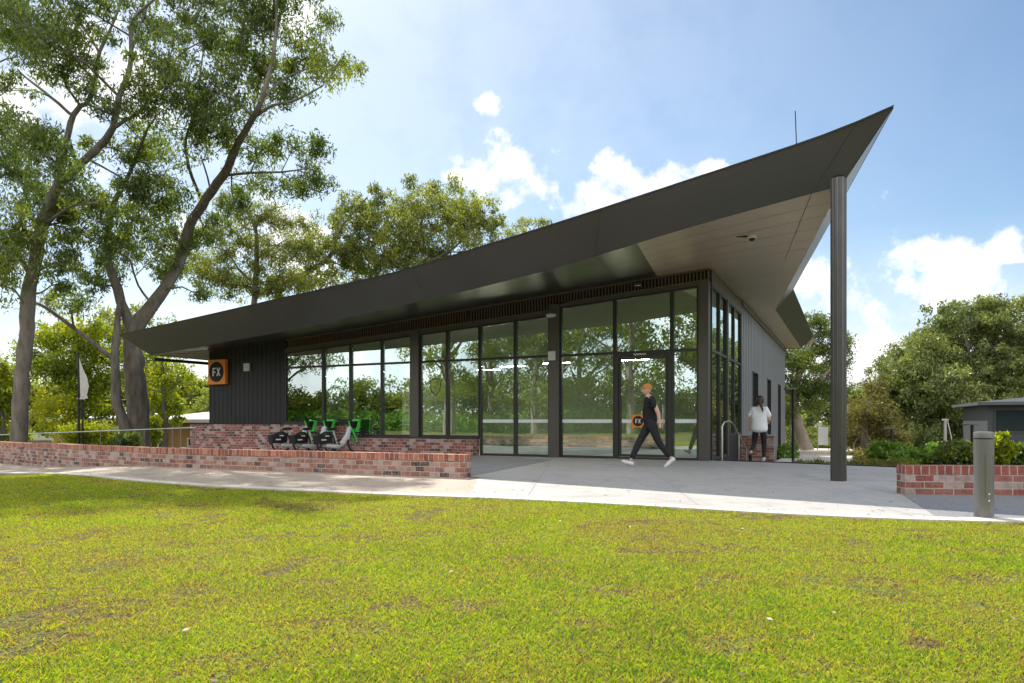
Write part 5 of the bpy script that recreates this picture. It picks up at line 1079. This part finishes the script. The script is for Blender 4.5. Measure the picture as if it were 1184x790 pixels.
def build_woman():
    r = empty('person', (6.06, 16.95, -.10), AZ+R(90), label='woman with brown ponytail in loose white t-shirt and black leggings, seen from behind', cat='person')
    H = (0, 0, .88); C1 = (.0, 0, 1.06); C2 = (.02, 0, 1.28); NK = (.02, 0, 1.42); HD = (.04, -.02, 1.54)
    sL, sR = (.0, .155, 1.34), (.0, -.155, 1.34); eL, wL = (-.04, .23, 1.10), (.02, .24, .88); eR, wR = (-.02, -.24, 1.08), (.16, -.20, 1.02)
    hL, hR = (0, .09, .86), (0, -.09, .86); kL, aL = (.04, .12, .50), (-.30, .17, .27); kR, aR = (.06, -.10, .47), (.04, -.10, .09)
    hdR, pR = hand(wR, (.8, .1, -.3), (0, 1, .2)); hdL, pL = hand(wL, (.1, 0, -.95), (1, 0, 0))
    b = skin_obj('body', [[(*H, (.14, .11)), (*C1, (.115, .09)), (*C2, (.13, .095)), (*NK, .045), (.03, 0, 1.47, .048)], [(*C2, .09), (*sR, .05), (*eR, .037), (*wR, .025)], [(*C2, .09), (*sL, .05), (*eL, .037), (*wL, .025)], [(*H, .1), (*hR, .085), (*kR, .052), (*aR, .034)], [(*H, .1), (*hL, .085), (*kL, .052), (*aL, .034)], pR, pL]+hdR+hdL, M['skin'], r)
    hm, ear, eye = head_mesh(HD, (.95, -.3, 0), .96); join_into(b, [hm, ear]); eye.build('eyes', M['black'], r, True)
    skin_obj('t_shirt', [[(-.01, 0, .74, (.23, .18)), (0, 0, .92, (.21, .165)), (*C1, (.20, .15)), (*C2, (.19, .13)), (.02, 0, 1.40, .07)], [(*C2, .12), (*sR, .08), (-.01, -.235, 1.12, .078)], [(*C2, .12), (*sL, .08), (-.03, .235, 1.12, .078)]], M['tshirt_w'], r)
    skin_obj('leggings', [[(0, 0, .93, (.15, .12)), (*H, (.15, .12))], [(*H, .11), (*hR, .10), (*kR, .062), (.04, -.10, .15, .044)], [(*H, .11), (*hL, .10), (*kL, .062), (-.26, .165, .30, .044)]], M['trouser'], r)
    m = MB(); m.ell((HD[0]-.022, HD[1]+.005, HD[2]+.022), (.106, .094, .120), 20, 12); m.v = [(x, y, z) for x, y, z in m.v]; h = m.build('hair', M['hairb'], r, True)
    skin_obj('ponytail', [[(-.06, 0, 1.60, .03), (-.12, -.01, 1.58, .038), (-.15, -.04, 1.48, .04), (-.15, -.08, 1.36, .03), (-.14, -.10, 1.27, .012)]], M['hairb'], h, 1)
    skin_obj('shoe', [[(-.05, -.09, .05, .045), (.04, -.09, .045, .045), (.12, -.09, .03, .04), (.18, -.09, .025, .025)]], M['shoe_w'], r, 1)
    skin_obj('shoe', [[(-.36, .17, .27, .045), (-.34, .17, .19, .045), (-.31, .17, .11, .04), (-.28, .17, .05, .025)]], M['black'], r, 1)
    skin_obj('sock', [[(.04, -.10, .08, .038), (.04, -.10, .17, .044)]], M['shoe_w'], r, 1)
    return r
build_woman()
